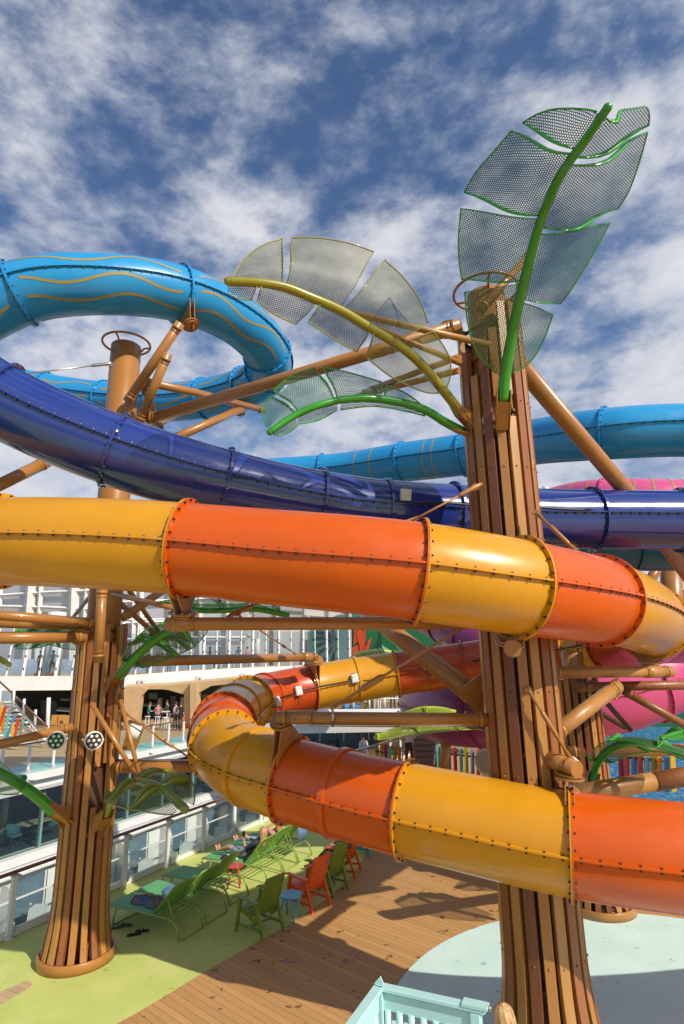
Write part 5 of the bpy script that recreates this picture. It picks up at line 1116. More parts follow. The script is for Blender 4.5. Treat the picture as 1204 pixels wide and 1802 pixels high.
# soft goods
def lump(name, label, cat, c, sx, sy, h, mats, n=34, amp=.35, seed=1.0, rz=0.0, flat=False):
    s = MB(); vs = []; random.seed(int(seed*10)); ca, sa_ = math.cos(rz), math.sin(rz); c = V(c)
    for i in range(n+1):
        for j in range(n+1):
            x, y = i/n*2-1, j/n*2-1; r_ = (abs(x)**3+abs(y)**3)**(1/3) if flat else math.hypot(x, y); b = max(0, 1-r_**(6 if flat else 2.2))**(.35 if flat else .6)
            nz = mnoise.noise(V((x*2.6+seed, y*2.6, seed)))*.55-abs(mnoise.noise(V((x*5+seed, y*4, seed))))*.75+mnoise.noise(V((x*11+seed, y*11, seed)))*.25+.2
            ed = 1+.18*mnoise.noise(V((x*1.5, y*1.5, seed+4))) if not flat else 1+.04*mnoise.noise(V((x*1.5, y*1.5, seed+4)))
            z = h*b*(1+amp*nz); vs.append(c+V(((x*sx*ca-y*sy*sa_)*ed, (x*sx*sa_+y*sy*ca)*ed, max(z, 0)+.004)))
    fl = [(i*(n+1)+j, (i+1)*(n+1)+j, (i+1)*(n+1)+j+1, i*(n+1)+j+1) for i in range(n) for j in range(n)]
    for f in fl:
        q = (V(vs[f[0]])+V(vs[f[2]]))/2-c
        if max(vs[k][2] for k in f) < c.z+.006: continue
        mi = int((mnoise.noise(V((q.x*5, q.y*5, seed*3)))+1)*.5*len(mats)*1.35-.2*len(mats)) ; mi = min(len(mats)-1, max(0, mi))
        k = s.mi(mats[mi]); o = len(s.v); s.v += [tuple(vs[t]) for t in f]; s.f.append((o, o+1, o+2, o+3)); s.m.append(k); s.sm.append(True)
    o = s.build(name, fixn=False); bm = bmesh.new(); bm.from_mesh(o.data); bmesh.ops.remove_doubles(bm, verts=bm.verts, dist=.0005); bmesh.ops.recalc_face_normals(bm, faces=bm.faces); bm.to_mesh(o.data); bm.free()
    return tag(o, label, cat)
CB = cloth('denim', (.10, .19, .38)); CG_ = cloth('grey', (.17, .165, .18)); CP = cloth('pink_print', (.30, .12, .16)); CN = cloth('navy', (.03, .03, .06)); CW = cloth('white', (.62, .60, .58)); CBe = cloth('beige', (.32, .23, .15))
RL = LNG[0][1]
lump('clothes_pile', 'patterned dark and pink clothes on the nearest lounger', 'clothes', lw(0, -.02, .62, .375), .19, .24, .085, [CN, CP, CB, CP], amp=1.3, seed=2.1, rz=RL)
lump('clothes_pile', 'crumpled grey garment against the back of the nearest lounger', 'clothes', lw(0, -.05, 1.02, .375), .22, .22, .11, [CG_, CG_, CW], amp=1.3, seed=4.3, rz=RL)
s = MB(); c = lw(0, -.24, .62, .378); s.lathe(c, [(.001, .07), (.05, .068), (.075, .05), (.085, .018), (.15, .006), (.15, .001), (.001, .001)], CBe, 26); tag(s.build('sun_hat'), 'beige sun hat on the clothes of the nearest lounger', 'hat')
lump('towel', 'folded blue towel on the seat of the second lounger', 'towel', lw(1, .05, .86, .375), .20, .24, .055, [CB], seed=5.7, rz=RL+.4, flat=True)
lump('clothes_pile', 'pale pink and black clothes on the fourth lounger beside the bare legs', 'clothes', lw(3, .22, .75, .375), .12, .25, .07, [CW, CN, CP], amp=1.2, seed=7.2, rz=RL)
# towel over the backrest of the last lounger
s = MB(); vs = []; n_ = 14; bx = V((0, math.cos(R(47)), math.sin(R(47)))); cc = V((0, 1.26, .37)); nb_ = V((0, -math.sin(R(47)), math.cos(R(47))))
prof = [cc+bx*.45+nb_*.03, cc+bx*.60+nb_*.03, cc+bx*.73+nb_*.035, cc+bx*.765, cc+bx*.74-nb_*.035+V((0, .02, -.02)), cc+bx*.70-nb_*.04+V((0, .06, -.20)), cc+bx*.70-nb_*.04+V((0, .06, -.42))]
for j in range(n_+1):
    x = -.30+.46*j/n_
    for k, p in enumerate(prof):
        q = V((x, p.y+.018*math.sin(j*1.7+k)*(1 if k > 4 else .2), p.z)); vs.append(lw(5, q.x, q.y, q.z))
K_ = len(prof); s.add(vs, [(j*K_+k, (j+1)*K_+k, (j+1)*K_+k+1, j*K_+k+1) for j in range(n_) for k in range(K_-1)], cloth('faded_blue', (.12, .22, .38)), True); o = s.build('towel'); md = o.modifiers.new('t', 'SOLIDIFY'); md.thickness = .012; tag(o, 'blue towel hanging over the back of the farthest lounger', 'towel')
def sandal(p, rz, lb, m=RUB):
    t = thing('sandal', lb, 'sandal', p, 'sandals on the lime floor', rz)
    ca, sn = math.cos(rz), math.sin(rz)
    def w_(x, y, z): return V(p)+V((x*ca-y*sn, x*sn+y*ca, z))
    s = MB(); ol = [(.045, -.12), (.05, -.04), (.04, .02), (.055, .09), (.035, .13), (-.03, .13), (-.045, .08), (-.035, .0), (-.042, -.1), (0, -.135)]; s.prism([w_(x, y, .0) for x, y in ol], UP*.022, m); s.build('sole', t)
    s = MB(); s.tube([w_(-.045, .05, .015), w_(-.02, .06, .055), (w_(.02, .06, .055)), w_(.05, .05, .015)], .009, m, 6); s.tube([w_(-.042, -.03, .015), w_(-.02, -.02, .065), w_(.02, -.02, .065), w_(.047, -.03, .015)], .008, m, 6); s.tube([w_(-.04, -.08, .015), w_(0, -.12, .06), w_(.04, -.08, .015)], .007, m, 6); s.build('strap', t)
sandal(G(236, 1646, 0), 1.9, 'black sandal left of its pair beside the nearest lounger'); sandal(G(250, 1640, 0), 1.7, 'black sandal right of its pair beside the nearest lounger'); sandal(G(205, 1634, 0), 1.9, 'dark grey sandal in the shade nearest the column', mat('grey_rubber', (.08, .07, .06), .7)); sandal(G(222, 1630, 0), 1.4, 'dark grey sandal in the shade, farther from the column', mat('grey_rubber', (0, 0, 0)))
# ------------------------------------------------------------------ lamps, boxes, cables
def spot(label, px, d, dirv, rad=.155, led=(.45, .85, .55), par=None):
    c = P(*px, d); t = thing('spotlight', label, 'spotlight', c, 'round spotlights'); z = V(dirv).normalized(); x = z.cross(UP).normalized(); y = z.cross(x)
    s = MB(); s.lathe(c, [(.001, -.14), (rad*.75, -.13), (rad, -.05), (rad*1.02, .045), (rad*.90, .05), (rad*.88, .02), (.001, .02)], WHT, 30, True, ax=(x, y, z)); s.build('housing', t)
    s = MB(); s.lathe(c, [(.001, .0215), (rad*.86, .0215)], BLK, 28, False, ax=(x, y, z)); lens = s.build('lamp_face', t)
    s = MB(); m = mat('led_%d' % int(led[0]*100), led, .25)
    for k in range(7):
        a = 2*PI*k/6; q = c+(x*math.cos(a)+y*math.sin(a))*(rad*.55 if k else 0)+z*.022; s.ball(q, rad*.19, m, 10, 5, (1, 1, .5), ax=(x, y, z))
    s.build('led_cluster', lens)
    s = MB(); s.tube([c+x*rad*1.05, c+x*rad*1.1-z*.16, c-x*rad*1.1-z*.16, c-x*rad*1.05], .014, WHT, 6); s.build('yoke', t); return t
toc = lambda x, y, d: (CAMP-P(x, y, d)).normalized()
spot('round white spotlight with green lit beads left of the slatted column', (99, 1303), 10.4, toc(99, 1303, 10.4)+V((-.15, 0, -.15)))
spot('round white spotlight with clear beads on the face of the slatted column', (165, 1303), 10.35, toc(165, 1303, 10.4)+V((.2, 0, -.2)), led=(.75, .75, .72))
def can(label, a, b, r, m=WHT):
    t = thing('floodlight', label, 'floodlight', P(*a)); s = MB(); A_, B_ = P(*a), P(*b); s.tube([A_, A_.lerp(B_, .2), A_.lerp(B_, .8), B_], [r*.7, r*.95, r, r*1.05], m, 20); s.build('housing', t); s = MB(); d = (B_-A_).normalized(); s.cyl(B_, B_+d*.012, r*.9, mat('lamp_glass', (.10, .14, .12), .1), 20); s.build('lamp_glass', t)
can('white cylindrical floodlight right of the left column, tilted down', (224, 1283, 10.9), (245, 1291, 10.95), .13)
can('white lamp behind the stub pipe on the near column', (1010, 1335, 8.6), (996, 1362, 8.5), .12)
s = MB(); pts = [P(x, y, 11.3) for x, y in ((226, 1268), (254, 1276), (238, 1322), (214, 1320), (222, 1290))]; s.prism(pts, _f*.05, TAN); tag(s.build('mounting_plate'), 'tan triangular mounting plate behind the floodlight on the left column', 'bracket')
t = thing('speaker', 'round cream speaker with a grille left of the near column', 'speaker', P(858, 1341, 12)); z = toc(858, 1341, 12)+V((-.5, 0, -.1)); z.normalize(); x = z.cross(UP).normalized(); y = z.cross(x)
s = MB(); s.lathe(P(858, 1341, 12), [(.001, -.2), (.15, -.2), (.25, -.05), (.27, .03), (.25, .05), (.001, .06)], mat('cream_paint', (.52, .42, .32), .5), 28, True, ax=(x, y, z)); s.build('body', t)
s = MB()
for k in range(-7, 8): hw = math.sqrt(max(0, .22**2-(k*.03)**2)); s.box(P(858, 1341, 12)+z*.062+y*(k*.03), hw*2, .010, .006, mat('grille_grey', (.3, .25, .2), .6), x, y, z)
s.build('grille', t)
def jbox(path, x, y, i0, i1, lb, up_=.25, grp='pale control boxes clamped on the tubes'):
    i = path.find(x, y, i0, i1); c = path.p[i]; d = (CAMP-c).normalized(); t = path.t[i]; d = (d-t*d.dot(t)).normalized(); an = P(x, y, (c-CAMP).dot(_f)); up2 = t.cross(d)
    if up2.z < 0: up2 = -up2
    off = (an-c).dot(up2); off = max(-.5, min(.5, off)); h = math.sqrt(max(.01, RO*RO-off*off)); q = c+up2*off+d*(h+.07); th = thing('control_box', lb, 'control box', q, grp)
    s = MB(); s.box(q, .20, .10, .24, WHT2, t, d, up2, bev=.012); s.box(q+d*.055, .14, .012, .17, WHT, t, d, up2); s.build('case', th)
    s = MB(); s.box(q-d*.07, .10, .06, .30, TAN, t, d, up2); s.build('clamp', th)
    s = MB(); s.tube(spline([q-up2*.12-t*.04, q-up2*.3-t*.06-d*.01, q-up2*.34+t*.05, q-up2*.12+t*.04], .04), .009, BLK, 6); s.build('cable_loop', th)
jbox(po, 500, 1221, jo[10]+1, jo[11], 'pale control box on the shade-coloured back orange section nearest the left bend'); jbox(po, 617, 1195, jo[9]+2, jo[10], 'pale control box on the long yellow back section'); jbox(po, 752, 1170, jo[8]+2, jo[9], 'pale control box on the shade-coloured orange section under the diagonal pipe'); jbox(po, 449, 1250, jo[11]-8, jo[11]+8, 'pale control box at the flange of the left bend')
jbox(pb, 693, 872, 0, pb.n, 'pale control box on the shaded deep blue tube')
def cable(path, i0, i1, lb, an=.05, r=.022):
    s = MB(); vs = []
    for i in range(i0, i1, 2):
        sd = path.side[i]; sd = sd if sd.dot(CAMP-path.p[i]) > 0 else -sd; vs.append(path.p[i]+sd*(RO+.055)+path.up[i]*(.04+.012*math.sin(i*.35)))
    s.tube(vs, r, BLK, 6); tag(s.build('cable'), lb, 'cable')
cable(po, po.find(617, 1195, jo[9], jo[10]), jo[11]-3, 'black cable run along the seam of the back section near the left bend'); cable(po, jo[5]+18, po.find(830, 1166, jo[7], jo[9]), 'black cable along the seam under the yellow bend')
cable(pb, pb.find(676, 900), pb.find(1015, 913), 'black cable along the seam of the deep blue tube')
s = MB(); pt_ = [(640, 1100, 20)]; 
hs = thing('roof_cowl', 'tiny pale roof vents peeping over the deep blue tube', 'vent', P(960, 862, 24)); s = MB(); s.cyl(P(960, 866, 24), P(960, 856, 24), .12, WHT, 12); s.cyl(P(942, 866, 24), P(942, 860, 24), .06, WHT, 10); s.build('cowl', hs)
# ------------------------------------------------------------------ aqua guard rail at the bottom
c0 = G(668, 1736, 1.08); c1 = G(852, 1777, 1.08); c1.z = 1.08; cz = 1.08; ex = (c1-c0).normalized(); ey = V((ex.y, -ex.x, 0)).normalized()
if ey.y > 0: ey = -ey
g = thing('guard_rail', 'pale aqua timber guard rail at the foot of the picture', 'guard rail', V((c0.x, c0.y, 0))); Lr = (c1-c0).length
for nm, a, b in (('top_rail', c0-ex*.05, c1+ex*.02), ('top_rail', c0+ey*.03, c0+ey*2.2)):
    d = (b-a).normalized(); sd = V((-d.y, d.x, 0)); s = MB(); s.box((a+b)/2, (b-a).length, .13, .05, LGT, d, sd, UP, bev=.008); s.build(nm, g)
    s = MB(); s.box((a+b)/2-UP*.14, (b-a).length-.1, .035, .18, LGT, d, sd, UP); s.build('fascia_board', g)
    s = MB(); s.box((a+b)/2-UP*.98, (b-a).length-.1, .05, .10, LGT, d, sd, UP); s.build('bottom_rail', g)
    n_ = int((b-a).length/.15)
    for k in range(1, n_):
        q = a+d*((b-a).length*k/n_); s = MB(); s.tube([q-UP*.22, q-UP*.95], .045, LGT, 8); s.build('baluster', g)
for q in (c0, c1-ex*.1, c0+ey*2.1): s = MB(); s.box(V((q.x, q.y, (cz-.03)/2)), .12, .12, cz-.03, LGT, ex, ey, UP, bev=.01); s.build('post', g)
s = MB(); s.prism([c0-ex*.07+UP*.025, c0+ex*.07+UP*.025, c0+ex*.02+UP*.12+ey*.0], ey*.02, LGT); s.build('finial', g)
s = MB(); q = c1-ex*.02; s.box(q+UP*.035-ex*.08, .30, .15, .03, LGT, ex, ey, UP); s.cyl(q+ex*.06-ey*.03+UP*.01, q+ex*.10-ey*.03+UP*.01, .03, SILV, 10); s.build('latch', g)
s = MB(); q = c0+ey*.85-ex*-.30; s.box(V((q.x, q.y, .45)), .5, .4, .06, OC, ex, ey, UP, bev=.01); s.box(V((q.x, q.y, .62))+ey*-.2, .5, .05, .3, OC, ex, ey, UP)
for a in (-.2, .2):
    for b in (-.15, .15): s.box(V((q.x, q.y, .21))+ex*a+ey*b, .05, .05, .42, OC, ex, ey, UP)
tag(s.build('orange_seat'), 'orange seat glimpsed behind the pale aqua guard rail', 'seat')
# ------------------------------------------------------------------ people
def person(label, loc, rz, J, shirt, trousers, shoes, hair, sleeve=.5, leg=1.0, longhair=0.0, group=None, sub=1, k=1.0, hat=None, face=True):
    """J: joint positions in the person's own frame (x right, y forward, z up)"""
    names = ['pel', 'wai', 'che', 'nec', 'hea', 'top', 'shL', 'elL', 'wrL', 'haL', 'shR', 'elR', 'wrR', 'haR', 'hiL', 'knL', 'anL', 'toL', 'hiR', 'knR', 'anR', 'toR']
    rad = dict(pel=.125, wai=.108, che=.125, nec=.052, hea=.088, top=.075, sh=.056, el=.040, wr=.027, ha=.034, hi=.085, kn=.056, an=.038, to=.032)
    bones = [('pel', 'wai', 'S'), ('wai', 'che', 'S'), ('che', 'nec', 'S'), ('nec', 'hea', 'K'), ('hea', 'top', 'K'), ('che', 'shL', 'S'), ('shL', 'elL', 'U'), ('elL', 'wrL', 'F'), ('wrL', 'haL', 'K'), ('che', 'shR', 'S'), ('shR', 'elR', 'U'), ('elR', 'wrR', 'F'), ('wrR', 'haR', 'K'), ('pel', 'hiL', 'T'), ('hiL', 'knL', 'T'), ('knL', 'anL', 'C'), ('anL', 'toL', 'B'), ('pel', 'hiR', 'T'), ('hiR', 'knR', 'T'), ('knR', 'anR', 'C'), ('anR', 'toR', 'B')]
    vs = [V(J[n])*k for n in names]; rr = [rad[n if n in rad else n[:2]]*k for n in names]; ed = [(names.index(a), names.index(b)) for a, b, _ in bones]; seg = [(vs[a], vs[b], z) for (a, b), (_, _, z) in zip(ed, bones)]
    for sd in 'LR':                                       # five fingers per hand
        w_, h_ = V(J['wr'+sd])*k, V(J['ha'+sd])*k; d = (h_-w_).normalized(); px_ = d.cross(V((0, 1, .3))).normalized(); py_ = d.cross(px_)
        hi = names.index('ha'+sd)
        for f, (o, ln) in enumerate(((-.030, .062), (-.010, .074), (.010, .070), (.028, .055), (.048, .045))):
            b0 = h_+px_*o*k+d*(.012 if f < 4 else -.03)*k; e0 = b0+d*ln*k*.6+py_*.006*k; e1 = b0+d*ln*k*.9+py_*.028*k
            n0 = len(vs); vs += [b0, e0, e1]; rr += [.009*k]*3; ed += [(hi, n0), (n0, n0+1), (n0+1, n0+2)]; seg += [(b0, e1, 'K')]
    me = bpy.data.meshes.new('person'); me.from_pydata([tuple(v) for v in vs], ed, []); ob = bpy.data.objects.new('tmp', me); sc.collection.objects.link(ob)
    md = ob.modifiers.new('skin', 'SKIN'); md.use_smooth_shade = True
    sv = me.skin_vertices[0].data
    for i, r_ in enumerate(rr): sv[i].radius = (r_, r_*(.82 if i in (0, 1, 2) else 1)); sv[i].use_root = (i == 0)
    ss = ob.modifiers.new('sub', 'SUBSURF'); ss.levels = sub; ss.render_levels = sub
    dg = bpy.context.evaluated_depsgraph_get(); m2 = bpy.data.meshes.new_from_object(ob.evaluated_get(dg)); sc.collection.objects.unlink(ob); bpy.data.objects.remove(ob)
    m2.name = 'person'; m2.materials.clear()
    for m in (SKIN, shirt, trousers, shoes): m2.materials.append(m)
    for p in m2.polygons:
        c = p.center; best = min(seg, key=lambda s_: ((c-s_[0])-(s_[1]-s_[0])*max(0, min(1, (c-s_[0]).dot(s_[1]-s_[0])/max(1e-6, (s_[1]-s_[0]).length_squared)))).length)
        t = (c-best[0]).dot(best[1]-best[0])/max(1e-6, (best[1]-best[0]).length_squared); z = best[2]
        mi = {'S': 1, 'K': 0, 'T': 2, 'B': 3}.get(z, 0)
        if z == 'U': mi = 1 if t < sleeve*2 else 0
        if z == 'F': mi = 1 if sleeve > .9 else 0
        if z == 'C': mi = 2 if t < leg*2-1 else 0
        if z == 'T' and leg < .5: mi = 2 if t < leg*2 else 0
        if z == 'S' and best[0] is seg[0][0] and t < .15: mi = 2
        p.material_index = mi; p.use_smooth = True
    o = bpy.data.objects.new('person', m2); sc.collection.objects.link(o); o.location = loc; o.rotation_euler = (0, 0, rz); tag(o, label, 'person', group)
    hc = (V(J['hea'])*.45+V(J['top'])*.55)*k; upv = (V(J['top'])-V(J['nec'])).normalized(); fw = V(J.get('face', (0, 1, 0))); fw = (fw-upv*fw.dot(upv)).normalized(); rt = fw.cross(upv)
    s = MB(); s.ball(hc-fw*.018*k+upv*.022*k, .108*k, hair, 16, 10, (.96, 1.02, 1.0), ax=(rt, fw, upv))
    # open the face: keep only hair above the brow and behind the ears
    vv = s.v; keep = []
    for f, sm_, mm in zip(s.f, s.sm, s.m):
        c = sum((V(vv[i]) for i in f), V())/len(f)-hc
        if c.dot(fw) > .035*k and c.dot(upv) < .045*k: continue
        if longhair == 0 and c.dot(upv) < -.03*k: continue
        keep.append(f)
    s.f = keep; s.sm = [True]*len(keep); s.m = [0]*len(keep)
    if longhair:
        s = MB(); L_ = longhair*k; n_ = 64; pf = [(.012, .125), (.05, .115), (.082, .088), (.101, .05), (.108, .005), (.108, -.04), (.104, -.09), (.106, -.15)]
        if L_ > .2*k: pf += [(.118, -.21), (.116, -.27), (.098, -.27-(longhair-.25)*.5), (.070, -.27-(longhair-.25))]
        vs = []
        for r_, z in pf:
            for j in range(n_):
                an = 2*PI*j/n_; st = 1+.045*math.sin(an*11+z*9)*min(1, r_*9)+.05*mnoise.noise(V((an*5, z*6, 2)))
                flat_ = 1 if z > -.06 else .72
                vs.append(hc+rt*(math.cos(an)*r_*st*k)+fw*(math.sin(an)*r_*st*k*flat_-.012*k-(0 if z > -.06 else .03*k))+upv*z*k)
        fs = []
        for i in range(len(pf)-1):
            for j in range(n_):
                an = 2*PI*(j+.5)/n_; z = (pf[i][1]+pf[i+1][1])/2
                if z < .05 and math.sin(an) > .30: continue
                fs.append((i*n_+j, i*n_+(j+1) % n_, (i+1)*n_+(j+1) % n_, (i+1)*n_+j))
        fs.append(tuple(range(n_))); s.add(vs, fs, hair, True)
    h = s.build('hair', fixn=False); h.parent = o
    if face:
        e = MB()
        for sg_ in (-1, 1): e.ball(hc+fw*.082*k+rt*sg_*.032*k-upv*.012*k, .011*k, BLK, 6, 4)
        e.tube([hc+fw*.088*k-upv*.01*k, hc+fw*.108*k-upv*.038*k, hc+fw*.088*k-upv*.042*k], [.008*k, .014*k, .008*k], SKIN, 6); e.box(hc+fw*.088*k-upv*.066*k, .045*k, .01, .010*k, mat('lips', (.35, .10, .08), .5), rt, fw, upv)
        for sg_ in (-1, 1): e.ball(hc+rt*sg_*.090*k-upv*.02*k, .022*k, SKIN, 6, 5, (.5, .8, 1.2), ax=(rt, fw, upv))
        e.build('face_features').parent = o
    if hat:
        s = MB(); s.lathe(hc+upv*.05*k, [(.001, .085*k), (.07*k, .07*k), (.108*k, .0), (.112*k, -.01), (.001, -.01)], hat, 20, True, ax=(rt, fw, upv)); s.build('cap').parent = o
    return o
def stand(step=0.0, armL=None, armR=None, lean=0.0):
    J = dict(pel=(0, 0, .96), wai=(0, lean*.3, 1.12), che=(0, lean*.6, 1.34), nec=(0, lean+.01, 1.50), hea=(0, lean+.025, 1.60), top=(0, lean+.03, 1.68), shL=(-.17, lean*.7, 1.42), elL=(-.23, lean*.5-.03, 1.15), wrL=(-.24, lean*.5+.06, .92), haL=(-.24, lean*.5+.09, .85), shR=(.17, lean*.7, 1.42), elR=(.23, lean*.5-.03, 1.15), wrR=(.24, lean*.5+.06, .92), haR=(.24, lean*.5+.09, .85), hiL=(-.09, 0, .90), knL=(-.10, .03+step*.5, .50), anL=(-.10, step, .07+abs(step)*.03), toL=(-.11, step+.15, .035), hiR=(.09, 0, .90), knR=(.10, .03-step*.3, .50), anR=(.10, -step, .07), toR=(.11, -step+.15, .035), face=(0, 1, 0))
    if armL: J.update(elL=armL[0], wrL=armL[1], haL=armL[2])
    if armR: J.update(elR=armR[0], wrR=armR[1], haR=armR[2])
    return J
PHONE_R = ((.24, .08, 1.18), (.12, .26, 1.32), (.08, .31, 1.38)); HIPS = ((-.30, -.05, 1.18), (-.18, .10, 1.02), (-.12, .13, .99))
def seated(h=.45, legs=.42, bar=False):
    return dict(pel=(0, 0, h+.10), wai=(0, .02, h+.27), che=(0, .04, h+.49), nec=(0, .07, h+.65), hea=(0, .10, h+.75), top=(0, .11, h+.83), shL=(-.17, .04, h+.57), elL=(-.22, .12, h+.32), wrL=(-.14, .34, h+.32), haL=(-.10, .40, h+.33), shR=(.17, .04, h+.57), elR=(.22, .12, h+.32), wrR=(.14, .34, h+.32), haR=(.10, .40, h+.33), hiL=(-.09, .05, h+.08), knL=(-.12, legs, h+.08), anL=(-.12, legs+.03, h-.32), toL=(-.12, legs+.17, h-.37), hiR=(.09, .05, h+.08), knR=(.12, legs, h+.08), anR=(.12, legs+.03, h-.32), toR=(.12, legs+.17, h-.37), face=(0, 1, 0))
cw, cb, cn, cj, ct, cr_, cg, ck, cgr = cloth('white', (0, 0, 0)), cloth('black', (.02, .02, .025)), cloth('navy', (0, 0, 0)), cloth('jeans', (.10, .16, .26)), cloth('teal', (.05, .28, .30)), cloth('rust', (.30, .08, .05)), cloth('grey', (0, 0, 0)), cloth('khaki', (.26, .22, .15)), cloth('sage', (.20, .27, .22))
def prom_pt(x, y, inb=1.2):
    # promenade floor under the pixel column x, a little behind the edge
    i = min(range(len(pw)), key=lambda q: abs(proj(pw[q])[0]-x)); p = back(pw[i], inb); return p
PG = 'people on the promenade'
for x, inb, rz, J, sh, tr_, so_, ha, kw in (
        (98, 1.0, -2.6, stand(.05, HIPS), ct, cb, RUB, HAIRD, dict(leg=.45, label='person in a teal top and dark shorts beside the round white column')),
        (73, 4.0, -2.0, stand(.12), cb, cn, RUB, HAIRD, dict(label='person in dark clothes half hidden by the round white column')),
        (287, 1.5, .3, stand(.15), cb, SKIN, RUB, HAIRB, dict(leg=.3, longhair=.3, label='long haired person in a black top with bare legs')),
        (295, 2.2, .2, stand(.10), cn, cj, RUB, HAIRD, dict(label='person in navy and jeans close beside the long haired one')),
        (336, 3.0, .1, stand(.10), cw, ck, RUB, HAIRD, dict(sleeve=1.0, label='person in a long sleeved white shirt, back turned')),
        (361, 1.0, 1.3, stand(.05, None, PHONE_R), cn, SKIN, RUB, HAIRD, dict(leg=.42, label='person in a dark tee and short shorts standing side on')),
        (380, 2.5, 1.8, stand(.04, None, PHONE_R), cr_, ck, RUB, HAIRD, dict(label='person in a long brown dress raising a hand')),
        (421, 2.5, .3, stand(.08), cj, cj, RUB, HAIRD, dict(label='person in blue beside the promenade chairs')),
        (436, 4.5, 1.0, stand(.08, HIPS), cloth('peach', (.5, .25, .18)), cb, RUB, HAIRD, dict(label='person in a peach top under the basketball board')),
        (264, 3.5, .3, stand(.12), cb, cb, RUB, HAIRD, dict(label='person all in black beside the left column arm'))):
    lb = kw.pop('label'); person(lb, prom_pt(x, 1180, inb), rz, J, sh, tr_, so_, ha, group=PG, **kw)
p = prom_pt(402, 1180, 3.5); person('seated person in red on a white promenade chair', p, 1.0, seated(.45), cloth('red', (.45, .05, .04)), cb, RUB, HAIRD, group=PG, leg=1.0)
def pchair(p, rz, lb):
    t = thing('promenade_chair', lb, 'chair', p, 'white chairs on the promenade', rz)
    ca, sn = math.cos(rz), math.sin(rz); w2 = lambda x, y, z: V(p)+V((x*ca-y*sn, x*sn+y*ca, z))
    s = MB(); s.box(w2(0, .02, .44), .5, .5, .04, WHT, V((ca, sn, 0)), V((-sn, ca, 0)), UP); s.build('seat', t); s = MB(); s.box(w2(0, -.24, .72), .5, .04, .5, WHT, V((ca, sn, 0)), V((-sn, ca, 0)), UP); s.build('backrest', t)
    for a in (-.22, .22):
        for b in (-.22, .22): s = MB(); s.cyl(w2(a, b, .42), w2(a, b, 0), .03, WHT, 6); s.build('leg', t)
pchair(p, 1.0, 'white chair under the seated person in red'); pchair(prom_pt(414, 1180, 3.2), -.6, 'empty white chair next to the seated person in red'); pchair(prom_pt(446, 1180, 3.2), .4, 'empty white chair under the basketball board')
s = MB(); c = prom_pt(80, 1180, 2.2); s.cyl(c, c+UP*4.5, .62, WHT, 24); tag(s.build('round_column'), 'round white column on the promenade at the left', 'column')
for x, lb in ((69, 'small orange planter bowl left of the round white column'), (99, 'small orange planter bowl right of the round white column')):
    s = MB(); c = prom_pt(x, 1180, .7); s.lathe(c, [(.001, 0), (.22, 0), (.34, .2), (.32, .22), (.001, .2)], mat('terracotta', (.5, .13, .04), .6), 16); tag(s.build('planter_bowl'), lb, 'planter', 'planter bowls')
# cafe people
CGp = 'people in the cafe'
for x, y, kind, rz, sh, tr_, ha, lb in ((259, 1283, 's', -1.2, ct, cn, HAIRD, 'seated person in teal on a cafe stool'), (276, 1284, 's', .2, cloth('striped_rust', (.42, .22, .2)), cn, HAIRD, 'seated person in a pink striped shirt, back to us'), (294, 1278, 's', 1.4, cgr, cg, HAIRD, 'seated grey haired person in sage green'), (308, 1286, 't', 1.2, cloth('pale_lilac', (.42, .38, .45)), cn, HAIRD, 'standing person in a pale shirt and dark trousers'), (316, 1287, 't', -.3, cb, cb, HAIRD, 'standing person all in black by the cafe pillar')):
    J = seated(.80) if kind == 's' else stand(.06, HIPS); person(lb, on_terrace(x, y), rz, J, sh, tr_, RUB, ha, group=CGp)
# people right of the middle
def gp(x, y, d): q = P(x, y, d); return q
o = person('man in a white tee walking behind the orange section', gp(641, 1362, 27), .6, stand(.12), cw, cb, RUB, HAIRD)
o = person('man in a white shirt, red shorts and a cap with his back to the camera', gp(722, 1362, 21.5), .2, stand(.08, ((-.30, .12, 1.22), (-.20, .30, 1.15), (-.16, .36, 1.14)), ((.30, .12, 1.22), (.22, .30, 1.2), (.18, .36, 1.2))), cw, cloth('maroon', (.16, .02, .04)), RUB, HAIRD, leg=.48, hat=cloth('cap_blue', (.10, .13, .2)))
s = MB(); q = gp(722, 1362, 21.5)+V((-.03, -.16, 1.02)); s.box(q, .3, .12, .16, RUB, bev=.03); tag(s.build('waist_bag'), 'black waist bag on the man with red shorts', 'bag')
for x, y, sh, tr_, lb in ((652, 1250, cb, cb, 'person in black on the far terrace beside the lime seat'), (663, 1250, cw, cw, 'person all in white on the far terrace'), (673, 1250, cg, cw, 'person in grey and white on the far terrace'), (692, 1250, cgr, cb, 'person in sage leaning on the far terrace rail')):
    person(lb, P(x, y, 34.5), .3, stand(.06), sh, tr_, RUB, HAIRD, group='people on the far terrace')
ft = thing('terrace_railing', 'short white railing of the far terrace below the yellow back section', 'railing', P(650, 1250, 33.8))
for x in (622, 650, 677, 704): s = MB(); s.tube([P(x, 1228, 33.8), P(x, 1252, 33.8)], .06, WHT, 6); s.build('post', ft)
s = MB(); s.tube([P(600, 1229, 33.8), P(730, 1229, 33.8)], .04, WHT, 6); s.build('handrail', ft)
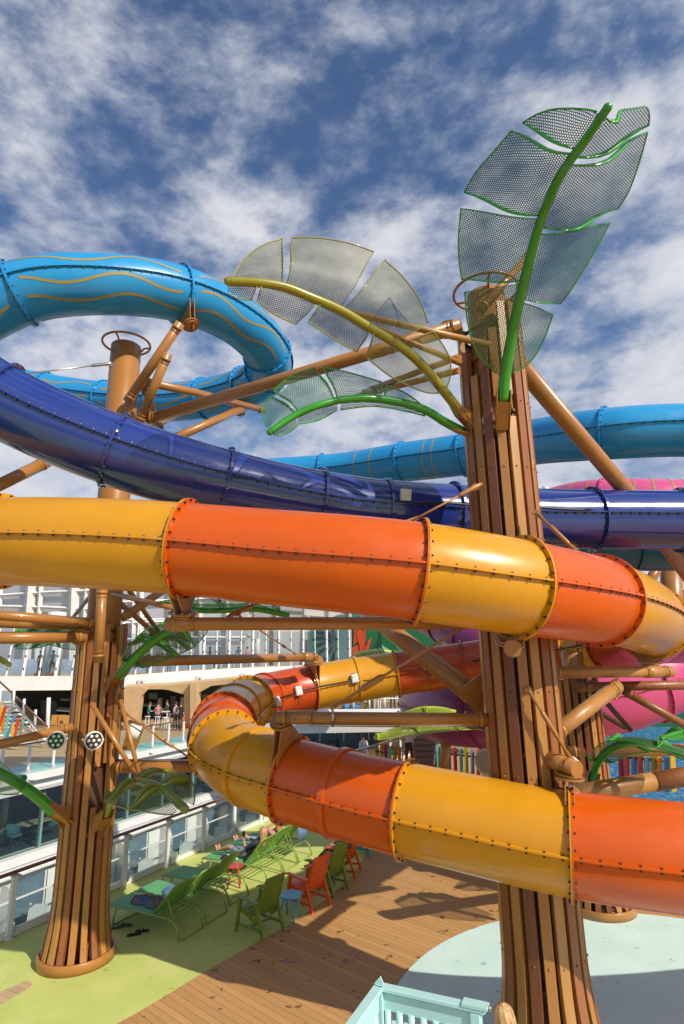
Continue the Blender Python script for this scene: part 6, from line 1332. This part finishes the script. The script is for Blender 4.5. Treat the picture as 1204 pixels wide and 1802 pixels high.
# the three people by the loungers
def recline(arms):
    J = dict(pel=(0, 1.12, .49), wai=(0, 1.25, .60), che=(0, 1.42, .74), nec=(0, 1.53, .86), hea=(0, 1.555, .955), top=(0, 1.565, 1.04), hiL=(-.09, 1.06, .47), hiR=(.09, 1.06, .47), knL=(-.10, .66, .54), knR=(.10, .66, .60), anL=(-.06, .24, .44), anR=(.05, .26, .46), toL=(-.07, .19, .58), toR=(.08, .20, .60), shL=(-.17, 1.44, .79), shR=(.17, 1.44, .79), face=(0, -1, -.05)); J.update(arms); return J
o, rz = LNG[3]; person('reclining woman with bare feet, denim shorts and a navy top looking at a phone', o, rz, recline(dict(elL=(-.24, 1.22, .68), wrL=(-.10, 1.08, .80), haL=(-.06, 1.03, .83), elR=(.24, 1.22, .66), wrR=(.10, 1.08, .78), haR=(.05, 1.03, .81))), cn, cloth('denim_shorts', (.18, .24, .34)), SKIN, HAIRB, leg=.40, longhair=.28, sub=2)
s = MB(); q = lw(3, 0, 1.00, .89); s.box(q, .075, .012, .15, BLK, bev=.004); tag(s.build('phone'), 'black phone held up by the reclining woman', 'phone')
o, rz = LNG[4]; person('reclining woman in a pink top and pale jeans with a hand in her hair', o, rz, recline(dict(elL=(-.31, 1.40, .90), wrL=(-.15, 1.54, 1.00), haL=(-.09, 1.57, 1.03), elR=(.29, 1.38, .95), wrR=(.14, 1.53, 1.04), haR=(.08, 1.56, 1.07))), cloth('soft_pink', (.50, .22, .24)), cloth('pale_jeans', (.26, .36, .50)), SKIN, HAIRB, leg=1.0, longhair=.16, sub=2)
o, rz = DCH; J = seated(.36, .40); J.update(pel=(0, -.05, .44), wai=(0, -.12, .60), che=(0, -.20, .80), nec=(0, -.23, .95), hea=(0, -.22, 1.05), top=(0, -.22, 1.13), shL=(-.17, -.18, .87), shR=(.17, -.18, .87), elL=(-.24, -.02, .66), wrL=(-.22, .2, .66), haL=(-.2, .27, .66), elR=(.24, -.02, .66), wrR=(.2, .2, .64), haR=(.18, .27, .64), hiL=(-.09, -.02, .44), hiR=(.09, -.02, .44), knL=(-.12, .42, .50), knR=(.12, .42, .50), anL=(-.10, .80, .12), toL=(-.10, .92, .10), anR=(.12, .84, .12), toR=(.12, .96, .10))
person('seated person in black trousers and white sandals, head hidden by the slide', o, rz, J, cloth('grey_stripe', (.32, .31, .31)), cb, cw, HAIRD, sub=2)
# blond person at the very bottom
hp = G(889, 1790, 1.66); person('blond long haired person whose head shows at the foot of the picture', V((hp.x, hp.y, 0)), .6, stand(.05), cb, cj, RUB, HAIRB, longhair=.38, sub=2, k=1.0)
